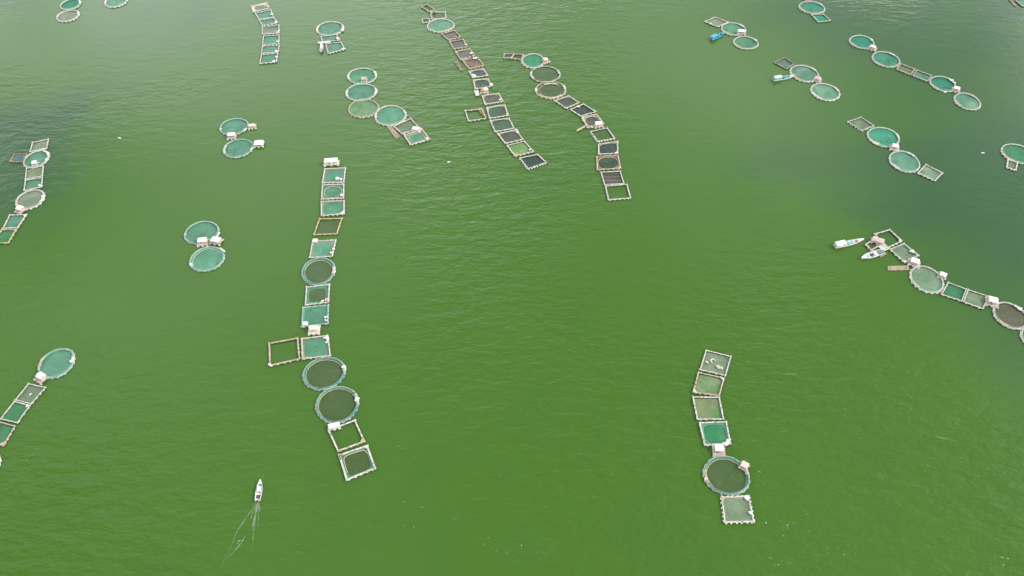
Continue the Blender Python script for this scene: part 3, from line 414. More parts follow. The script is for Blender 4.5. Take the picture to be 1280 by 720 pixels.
HUTS = [
 ('small white hut on the near rim of the narrow ring in the left edge chain', (-219.55, 285.56), 12, (2.6, 2.2), (2.3, 1.9), 'shed', 'white', 'pink', 1.4),
 ('white-roofed hut on a pink raft between ring and squares in the left edge chain', (-213.73, 254.54), -25, (4.0, 3.4), (3.2, 2.6), 'gable', 'white', 'pink', 1.9),
 ('white hut on a pink raft below the ring of the lower left chain', (-170.5, 166.25), -30, (4.3, 3.6), (2.9, 2.6), 'gable', 'white', 'pink', 1.9),
 ('long white-roofed float house at the top of the long left-centre row', (-83.15, 286.07), 6, (7.4, 3.2), (6.6, 2.7), 'shed', 'white', 'white', 2.2),
 ('cream hut on a raft wedged between two teal squares of the long left-centre row', (-75.2, 188.25), 4, (4.6, 3.8), (3.6, 2.4), 'gable', 'cream', 'cream', 1.9),
 ('white tarpaulin shelter on the corner of the open frame below the lowest ring', (-61.45, 146.09), 14, (4.4, 2.4), (4.4, 2.3), 'tarp', 'white', 'white', 1.3),
 ('white hut on a pink plank raft above the ring in the lower right row', (69.79, 136.63), -4, (4.3, 4.2), (2.9, 2.7), 'shed', 'white', 'pink', 1.9),
 ('tiny tan-roofed hut on the right rim of the lower right ring', (77.29, 130.73), -35, (2.8, 2.4), (2.5, 2.2), 'shed', 'cream', 'pink', 1.5),
 ('small pink hut on the near rim of the topmost ring in the group of four', (-76.16, 352.07), 5, (3.2, 2.6), (2.8, 2.2), 'shed', 'pink', 'pink', 1.4),
 ('white hut with a jagged roof between the two squares beside the group of four rings', (-46.1, 310.91), -12, (5.0, 3.0), (4.0, 2.6), 'tarp', 'white', 'white', 1.6),
 ('left white hut wedged between the lower left pair of rings', (-129.42, 235.02), 8, (4.6, 4.0), (4.0, 2.8), 'gable', 'white', 'pink', 1.9),
 ('right ragged white hut wedged between the lower left pair of rings', (-124.0, 235.69), -12, (5.2, 3.6), (4.8, 3.2), 'tarp', 'white', 'pink', 1.9),
 ('red and white hut between the upper left pair of rings', (-133.58, 305.63), 6, (4.4, 3.8), (3.8, 2.6), 'gable', 'white', 'pink', 1.9),
 ('tan roofed hut at the right of the upper ring in the upper left pair', (-125.57, 313.19), 14, (4.0, 3.0), (3.6, 2.4), 'tarp', 'cream', 'tan', 1.4),
 ('plain white hut at the right of the lower ring in the upper left pair', (-119.5, 299.97), 6, (4.8, 4.0), (5.0, 4.0), 'tarp', 'white', 'white', 1.6),
 ('round tan thatched hut in the middle of the long central row', (-13.96, 342.58), 0, (4.2, 4.0), (3.8, 3.4), 'thatch', 'tan', 'tan', 1.4),
 ('cream domed tarp hut at the right of the emerald ring', (17.82, 369.44), 30, (3.6, 3.4), (2.8, 2.8), 'tarp', 'cream', 'tan', 1.8),
 ('white hut on the near side of the tan cornered cage in the second central row', (41.97, 314.07), 10, (4.6, 2.8), (3.6, 2.2), 'shed', 'white', 'tan', 1.9),
 ('white hut between the two rings beside the bright blue boat', (126.54, 396.74), -8, (5.0, 3.4), (4.2, 2.6), 'gable', 'white', 'pink', 1.9),
 ('pink hut between the two rings beside the white teal boat', (157.11, 351.7), -25, (4.4, 3.4), (3.2, 2.4), 'shed', 'pink', 'pink', 1.9),
 ('white pink hut between first and second rings of the top right chain of four rings', (194.28, 381.28), -30, (4.6, 3.4), (3.0, 2.4), 'gable', 'white', 'pink', 1.9),
 ('white hut between the third and last rings of the top right chain of four rings', (225.43, 343.24), -25, (4.2, 3.6), (3.2, 2.6), 'gable', 'white', 'pink', 1.9),
 ('white hut on pink raft between the right middle pair of rings', (179.68, 296.99), -20, (4.4, 4.0), (3.0, 2.6), 'gable', 'white', 'pink', 1.9),
 ('pink roofed shelter on the dark raft of the right chain', (153.17, 235.38), -25, (5.5, 2.6), (5.2, 2.4), 'shed', 'pink', 'pink', 1.6),
 ('white hut on pink raft above the first ring of the right chain with the boats', (164.42, 223.17), -25, (4.8, 3.8), (3.4, 3.0), 'gable', 'white', 'pink', 1.9),
 ('small ragged white shelter on the right rim of the first ring in the right chain', (173.66, 216.38), -30, (3.2, 3.0), (2.8, 2.6), 'tarp', 'white', 'pink', 1.4),
 ('white hut on pink raft between the joined squares and the dark ring at right', (188.01, 202.2), -20, (4.8, 4.4), (3.6, 3.2), 'gable', 'white', 'pink', 1.9),
 ('small red and white hut behind the ring at the top edge, right of centre', (172.07, 432.32), 0, (4.0, 2.6), (2.2, 1.8), 'gable', 'white', 'red', 1.9),
]
RAFTS = [
 ('narrow white plank raft between the two squares near the top, behind the small boat', [(-105.79, 387.79), (-99.04, 388.56), (-98.61, 386.78), (-105.29, 385.71)], 'white', 'plank'),
 ('narrow tan bamboo raft below the largest ring of the group of four', [(-60.32, 313.29), (-58.44, 314.29), (-53.08, 305.72), (-55.21, 303.78)], 'tan', 'bamboo'),
 ('short white plank leaning out right of the upper ring of the lower left pair', [(-124.32, 241.08), (-123.52, 240.86), (-124.08, 237.9), (-124.91, 238.21)], 'white', 'plank'),
 ('white plank on the right rim of the lower ring of the lower left pair', [(-121.43, 232.17), (-118.95, 230.12), (-119.25, 229.5), (-121.73, 231.55)], 'white', 'plank'),
 ('short pale plank from the tan hut to the upper ring of the upper left pair', [(-128.44, 312.4), (-127.57, 311.62), (-128.43, 309.5), (-129.22, 310.28)], 'pale', 'plank'),
 ('small grey white plank raft left of the round tan hut', [(-19.19, 342.33), (-17.03, 343.36), (-16.41, 338.91), (-18.25, 338.23)], 'white', 'plank'),
 ('narrow brown bamboo raft afloat left of the orange stained cage', [(-30.62, 369.21), (-28.9, 369.96), (-25.53, 361.27), (-26.9, 360.18)], 'brown', 'bamboo'),
 ('long tan plank sticking out left of the tan cornered cage', [(30.97, 310.56), (35.19, 313.93), (35.54, 313.15), (31.4, 309.53)], 'tan', 'plank'),
 ('grey white plank raft beside the moored white boat', [(152.39, 232.46), (155.71, 234.21), (156.76, 230.86), (153.37, 229.58)], 'pale', 'plank'),
 ('tan bamboo raft behind the stern of the moored white boat', [(151.28, 227.99), (154.71, 230.22), (155.01, 228.63), (151.98, 226.54)], 'tan', 'bamboo'),
 ('long tan bamboo raft left of the first ring in the right chain', [(153.16, 221.74), (161.93, 221.93), (161.22, 219.47), (152.73, 219.34)], 'tan', 'bamboo'),
 ('thin dark bamboo raft beside the cage in the top right corner', [(288.91, 432.95), (290.04, 433.59), (290.75, 425.82), (289.5, 425.41)], 'brown', 'bamboo'),
]
BOATS = [
 ('small boat with white cabin and dark green bow beside two squares near the top', (-102.2, 376.4), (-103.08, 385.12), 1.9, 'cabin'),
 ('bright blue canopied boat moored at the top right pair of rings', (117.23, 396.53), (109.0, 390.3), 2.6, 'blue'),
 ('white teal boat with cream stern canopy nosing into the upper ring', (146.08, 355.5), (134.77, 352.18), 2.4, 'teal'),
 ('cream boat with white stern canopy afloat left of the right chain', (147.64, 236.56), (134.6, 232.66), 2.6, 'cream'),
 ('white open boat with a dark teal tarp moored against the dark raft at right', (143.39, 225.66), (153.54, 229.84), 3.0, 'open'),
 ('white speedboat with a dark cockpit leaving a wake at lower left', (-82.55, 125.62), (-82.12, 118.45), 2.0, 'speed'),
]
FLOATS = [
 ('white float beside the third ring of the top right chain', (219.52, 341.87)),
 ('white float drifting left of the ring at the right frame edge', (220.1, 293.78)),
 ('white float alone between the group of four rings and the long central row', (-29.21, 287.27)),
 ('white float alone on open water right of the left edge chain', (-187.08, 304.9)),
]
WAKE = [[(-82.67, 118.89), (-83.64, 115.23), (-85.13, 111.79), (-86.59, 108.42), (-87.37, 103.34), (-89.1, 96.46), (-89.35, 94.54)], [(-81.61, 117.91), (-81.05, 115.23), (-80.27, 111.01), (-79.97, 108.42)], [(-82.15, 117.64), (-82.06, 113.64), (-81.58, 107.91), (-80.77, 101.85)], [(-84.06, 105.87), (-85.3, 104.85), (-86.79, 101.85), (-88.2, 98.65)], [(-85.3, 104.85), (-86.19, 101.35)]]
WAKE_GAP = [0.7, 0.85, 0.9, 0.7, 0.75]
WAKE_RIBBONS = [([(-82.71, 119.1), (-83.64, 115.23), (-85.13, 111.79), (-86.59, 108.42), (-87.37, 103.34), (-89.1, 96.46)], 0.1, 0.22), ([(-82.15, 118.13), (-82.89, 115.23), (-83.36, 112.06)], 0.12, 0.3), ([(-82.0, 118.13), (-82.03, 114.7), (-81.63, 109.97), (-80.53, 101.85)], 0.2, 0.35), ([(-81.8, 118.13), (-81.17, 116.3), (-80.54, 114.7)], 0.12, 0.3), ([(-81.95, 118.13), (-81.35, 115.23), (-80.26, 110.49)], 0.12, 0.25), ([(-83.56, 106.88), (-84.96, 103.34), (-88.01, 98.89)], 0.12, 0.3), ([(-82.05, 118.13), (-82.06, 113.64), (-82.04, 108.94)], 0.15, 0.3)]
FOAM = [(-29.63, 116.97, 0.52, 0.83, 9), (-32.68, 113.41, 0.51, 0.81, 7), (-33.46, 110.71, 0.5, 0.53, 6), (-4.98, 104.13, 2.99, 2.06, 40), (4.95, 101.56, 3.46, 1.27, 40), (-2.65, 127.48, 1.59, 0.87, 6), (88.42, 109.38, 3.54, 2.64, 55), (98.99, 101.56, 4.95, 2.03, 50), (82.31, 128.94, 1.59, 2.33, 20), (109.13, 120.32, 6.5, 3.9, 30), (84.8, 99.03, 3.94, 1.51, 35), (-17.93, 114.77, 6.4, 3.79, 30), (30.53, 112.06, 15.26, 7.93, 20), (-81.14, 150.61, 16.79, 12.66, 18), (18.18, 185.94, 60.61, 51.04, 30), (-120.19, 193.72, 46.23, 43.11, 12), (81.98, 114.77, 1.53, 3.25, 18), (-39.21, 136.42, 2.7, 1.82, 8), (148.71, 99.03, 2.46, 1.01, 18), (-129.16, 126.03, 26.36, 16.65, 15), (23.96, 332.19, 23.97, 37.42, 10)]

# ------------------------------------------------------------------ builders
def heap(name, c, size, mat, parent, seed):
    """pile of gathered netting or sacks: several lumps thrown together, each a bit different"""
    rnd = random.Random(seed); b = MB()
    for k in range(rnd.randint(3, 5)):
        a = rnd.uniform(0, 2 * pi); d = size * rnd.uniform(0.15, 0.62); r = size * rnd.uniform(0.26, 0.48)
        b.blob((c[0] + d * cos(a), c[1] + d * sin(a), c[2] + 0.1 + r * 0.3), (r * rnd.uniform(.7, 1.4), r * rnd.uniform(.7, 1.3), r * 0.6), seed * 7 + k)
    return b.build(name, mat, parent)

def bil(q, a, b):
    """point of the quad q (far-left, far-right, near-right, near-left) at a, b in -1..1"""
    u, w = (a + 1) / 2, (b + 1) / 2
    x = (q[3][0] * (1 - u) + q[2][0] * u) * (1 - w) + (q[0][0] * (1 - u) + q[1][0] * u) * w
    y = (q[3][1] * (1 - u) + q[2][1] * u) * (1 - w) + (q[0][1] * (1 - u) + q[1][1] * u) * w
    return x, y
def sup(t, k, n):
    c, s = cos(t), sin(t)
    r = k / (abs(c) ** n + abs(s) ** n) ** (1.0 / n)
    return r * c, r * s
def sqd(t, k):
    c, s = cos(t), sin(t); m = max(abs(c), abs(s)); return k * c / m, k * s / m

def net_disc(fn, seed, z=0.12, rings=7, seg=48, sag=0.05):
    """sheet of netting inside the outline fn(t, r): gently uneven"""
    b = MB(); vs = [(*fn(0, 0), z)]; fs = []
    for i in range(1, rings + 1):
        r = i / rings
        for k in range(seg):
            x, y = fn(2 * pi * k / seg, r)
            vs.append((x, y, z - sag * (1 - r) + 0.05 * mnoise.noise(Vector((x * 0.5, y * 0.5, seed * 1.3)))))
    for k in range(seg): fs.append((0, 1 + k, 1 + (k + 1) % seg))
    for i in range(rings - 1):
        o = 1 + i * seg
        for k in range(seg): fs.append((o + k, o + seg + k, o + seg + (k + 1) % seg, o + (k + 1) % seg))
    b.add(vs, fs); return b
def net_skirt(fo, fi, seed, zo, zi, seg=64):
    """sloping net wall from the frame (fo) to the float line (fi)"""
    b = MB(); vs = []; fs = []
    for j, (f, z) in enumerate(((fo, zo), (None, None), (fi, zi))):
        for k in range(seg):
            t = 2 * pi * k / seg
            if f: x, y = f(t)
            else:
                x0, y0 = fo(t); x1, y1 = fi(t); x, y = (x0 + x1) / 2, (y0 + y1) / 2; 
            zz = z if f else (zo + zi) / 2 - 0.10
            vs.append((x, y, zz + 0.05 * mnoise.noise(Vector((x, y, seed)))))
    for j in range(2):
        for k in range(seg): fs.append((j * seg + k, j * seg + (k + 1) % seg, (j + 1) * seg + (k + 1) % seg, (j + 1) * seg + k))
    b.add(vs, fs); return b

HEAPM = {'white': 'heap_white', 'tan': 'heap_tan', 'leaf': 'heap_leaf'}
DRUM = {'white': 'drum_white', 'bold': 'drum_white', 'dull': 'drum_dull', 'tan': 'drum_tan'}

def drum(b, c, ang, r, ln):
    d = Vector((cos(ang), sin(ang), 0)); p = Vector(c)
    b.tube([p - d * ln / 2, p - d * ln * 0.42, p + d * ln * 0.42, p + d * ln / 2], r, 7)

def square_cage(i, rec):
    label, quad, fr, nt_, band, k, n, wd, fl, ex = rec
    wd *= 0.56; n = n * 1.25 if band == 'frame' else n
    cx = sum(p[0] for p in quad) / 4; cy = sum(p[1] for p in quad) / 4
    e = thing('square_cage', (cx, cy, 0), label, 'fish cage', 'square fish cages')
    q = [((p[0] - cx) * 0.985, (p[1] - cy) * 0.985) for p in quad]
    rnd = random.Random(i * 13 + 5); z0 = 0.50 + 0.02 * (i % 6)
    size = sum(math.dist(q[j], q[(j + 1) % 4]) for j in range(4)) / 4
    kin = 1 - 2 * wd / size
    for j in range(4):                                   # one walkway along each side
        a, b_ = Vector(q[j]), Vector(q[(j + 1) % 4]); d = b_ - a; ln = d.length; d.normalize()
        nrm = Vector((d.y, -d.x))
        if nrm.dot(a) > 0: nrm = -nrm                    # towards the inside
        ang = math.atan2(d.y, d.x); w = MB(); zz = z0 + (0.045 if j % 2 else 0)
        for off in (0.06, wd - 0.06):                    # two bamboo runners
            p0 = a + nrm * off - d * 0.15; p1 = b_ + nrm * off + d * 0.15; mid = (p0 + p1) / 2 + nrm * rnd.uniform(-.08, .08)
            w.tube([(p0.x, p0.y, zz), (mid.x, mid.y, zz + 0.02), (p1.x, p1.y, zz)], 0.075, 6)
        s = 0.1
        while s < ln - 0.1:                              # planks and slats laid across, some missing
            st = rnd.uniform(0.25, 0.6)
            if rnd.random() < 0.80:
                c = a + d * (s + st / 2) + nrm * (wd / 2 + rnd.uniform(-.05, .05))
                w.box((c.x, c.y, zz + 0.10 + rnd.uniform(-.01, .03)), (st * 0.9, wd * rnd.uniform(0.78, 1.08), 0.05), ang + rnd.uniform(-.06, .06))
            s += st + 0.03
        wk = w.build('walkway', fr, e)
        w = MB()                                         # dark pole added at the waterline: wet edge and shade under the side
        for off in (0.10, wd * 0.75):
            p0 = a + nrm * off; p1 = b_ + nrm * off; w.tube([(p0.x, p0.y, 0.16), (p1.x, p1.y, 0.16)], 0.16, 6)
        w.build('wet_shade_pole', 'dark_gap', wk)
        f = MB(); nf = max(3, int(ln / (1.4 if fl == 'bold' else 1.9)))
        big = 1.15 if fl == 'bold' else 1.0
        for m_ in range(nf):
            c = a + d * ((m_ + 0.5 + rnd.uniform(-.12, .12)) * ln / nf) + nrm * (-0.06 if fl == 'bold' else 0.16)
            drum(f, (c.x, c.y, 0.18 * big), ang + rnd.uniform(-.15, .15), 0.22 * big, 0.50 if fl == 'bold' else 0.70)
        f.build('drum_floats', DRUM[fl], wk, 'stuff')
    # corner posts with a mooring knob
    for j in range(4):
        w = MB(); p = Vector(q[j]) * 0.97
        w.tube([(p.x, p.y, 0.1), (p.x, p.y, 1.15 + 0.2 * rnd.random())], 0.07, 6); w.build('corner_post', fr, e)
    inner = lambda t, r: bil(q, *[r * kin * x for x in sup(t, k if not band else 1.0, 14)])
    if nt_:
        kk = kin * 0.995
        if band:
            fo = lambda t: bil(q, *sqd(t, kk)); fi = lambda t: bil(q, *sup(t, k * kin, n))
            if band == 'frame':
                sk = net_skirt(fo, fi, i, z0 - 0.03, 0.26).build('net_skirt', 'net_gather', e)
            else:
                sk = net_skirt(fo, fi, i, z0 - 0.03, 0.17).build('net_skirt', 'net_' + band, e)
            fn = lambda t, r: bil(q, *[r * x * 1.01 for x in sup(t, k * kin, n)])
        else:
            fn = lambda t, r: bil(q, *[r * x for x in sup(t, kk * (0.99 if k > .9 else 0.985), max(6, n * 2))])
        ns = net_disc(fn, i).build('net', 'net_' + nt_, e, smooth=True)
    for xi, x in enumerate(ex):
        if x[0] == 'bundle':
            a, b_ = bil(q, x[1], x[2]); heap('net_heap', (a, b_, 0.42 if max(abs(x[1]), abs(x[2])) > .7 else 0.15), x[3], HEAPM[x[4]], e, i * 31 + xi)
        elif x[0] == 'box':
            a, b_ = bil(q, x[1], x[2]); w = MB(); s = x[3]
            w.box((a, b_, 0.5), (s, s * 0.85, 0.75), rnd.uniform(-.15, .15)); w.box((a, b_, 0.915), (s * 1.06, s * 0.9, 0.07), rnd.uniform(-.1, .1))
            w.build('feed_crate', 'roof_white', e)
        elif x[0] == 'gusset':
            p = Vector(q[x[1]]); pa = Vector(q[(x[1] + 1) % 4]); pb = Vector(q[(x[1] - 1) % 4]); s = x[2] + wd * 0.6
            u1 = (pa - p).normalized() * s; u2 = (pb - p).normalized() * s; w = MB()
            for m_ in range(5):
                f0, f1 = 0.30 + m_ * 0.15, 0.30 + m_ * 0.15 + 0.13
                A = [p + u1 * f0, p + u1 * f1, p + u2 * f1, p + u2 * f0]; zz = z0 + 0.21 + 0.012 * m_
                w.add([(v.x, v.y, zz) for v in A] + [(v.x, v.y, zz - 0.06) for v in A], [(0, 1, 2, 3), (7, 6, 5, 4), (0, 4, 5, 1), (1, 5, 6, 2), (2, 6, 7, 3), (3, 7, 4, 0)])
            w.build('corner_deck', x[3], e)
        elif x[0] == 'line':
            w = MB(); pts = []
            for m_ in range(56):
                a, b_ = bil(q, *sup(2 * pi * m_ / 56, k * kin, n)); pts.append((a, b_, 0.26 + 0.05 * sin(m_ * 1.9)))
            w.tube(pts[4:34] if nt_ in ('dim', 'dark') else pts, 0.15, 5); w.build('float_line', x[1], e)
        elif x[0] == 'coil':
            a, b_ = bil(q, x[1], x[2]); w = MB()
            for m_ in range(3):
                r = x[3] * (0.75 - 0.14 * m_)
                w.tube([(a + r * cos(t * .55) * 0.9, b_ + r * sin(t * .55), 0.28 + 0.12 * m_) for t in range(9)], 0.2, 6)
            w.build('net_coil', HEAPM[x[4]], e)
        elif x[0] == 'patch':
            fn2 = lambda t, r: bil(q, *[r * v for v in sup(t, x[3], 3)])
            net_disc(fn2, i, z=0.27, seg=24, rings=3).build('net_patch', 'net_' + x[4], e)
        elif x[0] == 'diag':
            for (a0, b0, a1, b1) in ((0.45, 0.98, 0.98, -0.75), (0.72, 0.98, 1.0, -0.2), (0.40, 0.9, 0.95, 0.95)):
                w = MB(); A = bil(q, a0, b0); B_ = bil(q, a1, b1)
                w.tube([(A[0], A[1], z0 + 0.28), (B_[0], B_[1], z0 + 0.30)], 0.2, 4); w.build('loose_plank', x[1], e)
    return e

def ring_cage(i, rec):
    label, c, R, sy, fr, nt_, band, k, decks, ex, hand = rec
    e = thing('ring_cage', (c[0], c[1], 0), label, 'fish cage', 'round fish cages')
    rnd = random.Random(i * 17 + 3); ph = rnd.uniform(0, 6)
    def pt(t, r):                                        # slightly out-of-round ring
        q = r * (1 + 0.018 * sin(2 * t + ph) + 0.010 * sin(3 * t + 2 * ph) + 0.005 * sin(7 * t + 3 * ph)); return q * cos(t), q * sin(t) * sy
    rim = 0.50
    R0, R1 = R - 0.12, R - rim
    seg = 72
    for r, nm in ((R0, 'outer_pipe'), (R1, 'inner_pipe')):
        w = MB(); w.tube([(*pt(2 * pi * m / seg, r), 0.40 + 0.03 * mnoise.noise(Vector((m * .3, i, 0)))) for m in range(seg)], 0.13, 6, closed=True)
        w.build(nm, fr, e, smooth=True)
    w = MB(); w.tube([(*pt(2 * pi * m / seg, R - 0.16), 0.10) for m in range(seg)], 0.20, 6, closed=True)
    w.build('float_pipe', 'dark_gap', e, smooth=True)    # black pipe carrying the rim, added for the dark shaded edge below it
    # walkway slats round the rim, with gaps
    w = MB(); nsl = int(2 * pi * R / 0.62)
    for m in range(nsl):
        if rnd.random() < 0.42: continue
        t = 2 * pi * (m + rnd.uniform(-.2, .2)) / nsl; x, y = pt(t, (R0 + R1) / 2)
        w.box((x, y, 0.55 + rnd.uniform(-.01, .03)), (rim * rnd.uniform(.75, 1.1), 0.42, 0.05), math.atan2(y, x) + rnd.uniform(-.1, .1))
    w.build('rim_slats', fr, e, 'stuff')
    # floats tied to the rim
    f = MB(); nf = int(2 * pi * R / 2.1)
    for m in range(nf):
        t = 2 * pi * (m + rnd.uniform(-.2, .2)) / nf; x, y = pt(t, R - 0.05); drum(f, (x, y, 0.20), math.atan2(y, x) + pi / 2, 0.23, 0.75)
    f.build('drum_floats', 'drum_white' if fr in ('white', 'tan') else 'drum_dull', e, 'stuff')
    if hand:
        w = MB(); w.tube([(*pt(2 * pi * m / seg, R1 - 0.05), 1.0 + 0.06 * mnoise.noise(Vector((m * .4, i, 5)))) for m in range(seg)], 0.055, 5, closed=True)
        hr = w.build('handrail', fr, e)
        w = MB()
        for m in range(18):
            t = 2 * pi * m / 18; x, y = pt(t, R1 - 0.05); w.tube([(x, y, 0.25), (x, y, 1.0)], 0.05, 5)
        w.build('stanchions', fr, hr, 'stuff')
    if band:
        net_skirt(lambda t: pt(t, R1 - 0.06), lambda t: pt(t, k * R), i, 0.92 if band == 'band' else 0.35, 0.17, 72).build('net_wall', 'net_' + band, e)
        rr = k * R * 1.005
    else: rr = R1 * 0.995
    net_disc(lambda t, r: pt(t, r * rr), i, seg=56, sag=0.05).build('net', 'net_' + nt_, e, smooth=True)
    for (a0, a1, col) in decks:
        w = MB(); t = radians(a0) + rnd.uniform(-.06, .06); t1 = radians(a1) + rnd.uniform(-.06, .06)
        while t < t1:
            x, y = pt(t, R - 0.55); w.box((x, y, 0.64 + rnd.uniform(-.02, .05)), (1.15 * rnd.uniform(.8, 1.1), 0.40, 0.06), math.atan2(y, x) + rnd.uniform(-.12, .12)); t += 0.45 / R
        w.build('work_deck', col, e)
    for xi, x in enumerate(ex):
        if x[0] == 'bundle':
            a, b_ = pt(radians(x[1]), R - 0.6); heap('net_heap', (a, b_, 0.5), x[2], HEAPM[x[3]], e, i * 37 + xi + 900)
        elif x[0] == 'rim':
            w = MB(); w.tube([(*pt(2 * pi * m / 64, x[2] * R * (1 + .006 * sin(m * 1.7))), 0.24) for m in range(6, 40)], 0.12, 5); w.build('float_line', x[1], e)
        elif x[0] == 'lip':
            w = MB(); w.tube([(*pt(radians(55 + m * 3.5), k * R * (1.02 + .02 * sin(m * 2.3))), 0.42) for m in range(20)], 0.36, 6); w.build('gathered_net', 'heap_tan', e)
            w = MB(); w.tube([(*pt(radians(215 + m * 4.5), R * 0.86), 0.34) for m in range(24)], 0.30, 6); w.build('gathered_net', 'heap_tan', e)
        elif x[0] == 'tarp':
            w = MB()
            for m in range(6):
                t = radians(x[1] - 14 + m * 5.6); a, b_ = pt(t, R - 0.4); w.blob((a, b_, 0.62), (.55, .55, .2), m + i)
            w.build('tarp_cover', x[2], e)
        elif x[0] == 'foam':
            w = MB(); a, b_ = pt(radians(x[1]), R * x[2])
            for m in range(7):
                w.blob((a + rnd.uniform(-1.1, 1.1), b_ + rnd.uniform(-.7, .7), 0.25), (.5, .4, .12), m + 40)
            w.build('bleached_net', 'heap_tan', e)
        elif x[0] == 'grad':
            net_skirt(lambda t: pt(t, R1 * .99), lambda t: (pt(t, R * .8)[0] + .5, pt(t, R * .8)[1] + 1.0), i, .3, .2).build('net_wall', 'net_teal', e)
    return e

def hut(i, rec):
    label, c, rot, deck, roof, kind, col, dcol, h = rec
    e = thing('raft_hut', (c[0], c[1], 0), label, 'hut', 'huts on the fish cages', radians(rot))
    rnd = random.Random(i * 19 + 1); dx, dy = deck; rx, ry = roof[0] * .92, roof[1] * .95; h *= .58; z0 = 0.58 + 0.015 * (i % 4)
    b = MB(); y = -dy / 2
    while y < dy / 2 - 0.05:                              # deck planks
        st = 0.36; b.box((rnd.uniform(-.08, .08), y + st / 2, z0 + rnd.uniform(0, .02)), (dx * rnd.uniform(.93, 1.03), st * 0.9, 0.06)); y += st
    for s in (-1, 1): b.tube([(-dx / 2, s * dy * .38, z0 - .12), (dx / 2, s * dy * .38, z0 - .12)], 0.1, 6)
    dk = b.build('deck', dcol, e)
    f = MB()
    for sx in (-.4, 0, .4):
        for sy_ in (-1, 1): drum(f, (sx * dx, sy_ * (dy / 2 - .1), 0.2), 0, 0.25, 0.85)
    f.build('drum_floats', 'drum_white', dk, 'stuff')
    oy = dy * 0.10 if dy > ry + .6 else 0
    roofm = {'white': 'roof_white', 'pink': 'pink', 'cream': 'cream', 'tan': 'heap_tan'}[col]
    wl, wd_, zt = rx * 0.84, ry * 0.80, z0 + h
    if kind in ('gable', 'shed'):
        for nm, cc, dd in (('wall', (0, oy + wd_ / 2), (wl, .07)), ('wall', (0, oy - wd_ / 2), (wl, .07)), ('wall', (wl / 2, oy), (.07, wd_ - .08)), ('wall', (-wl / 2, oy), (.07, wd_ - .08))):
            b = MB(); b.box((cc[0], cc[1], z0 + .05 + h / 2), (dd[0], dd[1], h)); b.build(nm, 'pink' if dcol in ('pink', 'red') else 'cream', e)
        b = MB(); b.box((-wl * .18, oy - wd_ / 2 - .045, z0 + .05 + h * .40), (.75, .03, h * .78)); b.build('door', 'brown', e)
        b = MB(); b.box((wl * .25, oy - wd_ / 2 - .045, z0 + .05 + h * .58), (.6, .03, h * .3)); b.build('window', 'brown', e)
    else:
        for sx in (-1, 1):
            for sy_ in (-1, 1):
                b = MB(); b.tube([(sx * wl / 2, oy + sy_ * wd_ / 2, z0), (sx * wl / 2, oy + sy_ * wd_ / 2, zt)], .06, 6); b.build('post', 'brown', e)
    if kind == 'gable':
        for s in (-1, 1):                                 # two corrugated slopes with sheet overlaps
            b = MB(); nx = 14
            vs = []
            for m in range(nx + 1):
                x = -rx / 2 + rx * m / nx; zc = 0.03 if m % 2 else 0
                vs += [(x, oy, zt + .62 + zc), (x, oy + s * ry / 2, zt + .06 + zc)]
            nv = len(vs); vs += [(v[0], v[1], v[2] - .05) for v in vs]; fs = []
            for m in range(nx):
                A = (2 * m, 2 * m + 1, 2 * m + 3, 2 * m + 2); fs.append(A); fs.append(tuple(nv + v for v in reversed(A)))
                fs.append((2 * m + 1, 2 * m + 1 + nv, 2 * m + 3 + nv, 2 * m + 3))
            b.add(vs, fs); b.build('roof_slope', roofm, e)
        for s in (-1, 1):
            b = MB(); b.add([(s * wl / 2, oy - wd_ / 2, zt), (s * wl / 2, oy + wd_ / 2, zt), (s * wl / 2, oy, zt + .55), (s * wl / 2 - s * .06, oy - wd_ / 2, zt), (s * wl / 2 - s * .06, oy + wd_ / 2, zt), (s * wl / 2 - s * .06, oy, zt + .55)],
                            [(0, 1, 2), (5, 4, 3), (0, 3, 4, 1), (1, 4, 5, 2), (2, 5, 3, 0)]); b.build('gable', 'pink', e)
    elif kind == 'shed':
        b = MB(); nx = max(3, int(rx / 0.9))
        for m in range(nx):                               # roofing sheets side by side
            x = -rx / 2 + rx * (m + .5) / nx; zz = .02 * (m % 2)
            A = [(x - rx / nx * .5, oy - ry / 2, zt + .08 + zz), (x + rx / nx * .5, oy - ry / 2, zt + .08 + zz), (x + rx / nx * .5, oy + ry / 2, zt + .42 + zz), (x - rx / nx * .5, oy + ry / 2, zt + .42 + zz)]
            b.add(A + [(v[0], v[1], v[2] - .05) for v in A], [(0, 1, 2, 3), (7, 6, 5, 4), (0, 4, 5, 1), (1, 5, 6, 2), (2, 6, 7, 3), (3, 7, 4, 0)])
        b.build('roof', roofm, e)
    elif kind == 'tarp':
        b = MB(); nx, ny = 8, 6; vs = []
        for a in range(nx + 1):
            for d in range(ny + 1):
                u, w_ = a / nx * 2 - 1, d / ny * 2 - 1; jx = .12 * mnoise.noise(Vector((u * 3, w_ * 3, i + .5)))
                sag = .55 * (1 - u * u * .7) * (1 - w_ * w_ * .8)
                edge = (0.93 + .16 * mnoise.noise(Vector((u * 2.1, w_ * 2.1, i * 1.7)))) 
                vs.append((u * rx / 2 * edge, oy + w_ * ry / 2 * edge, zt + sag - .15 + jx))
        nv = len(vs); vs += [(v[0], v[1], v[2] - .04) for v in vs]; fs = []
        for a in range(nx):
            for d in range(ny):
                A = (a * (ny + 1) + d, (a + 1) * (ny + 1) + d, (a + 1) * (ny + 1) + d + 1, a * (ny + 1) + d + 1); fs.append(A); fs.append(tuple(nv + v for v in reversed(A)))
        b.add(vs, fs); b.build('tarp_roof', roofm, e, smooth=True)
        b = MB(); b.box((0, oy, z0 + .45), (wl * .7, wd_ * .6, .7)); b.build('feed_store', 'cream', e)
    elif kind == 'thatch':
        b = MB(); vs = []; fs = []; sg = 18
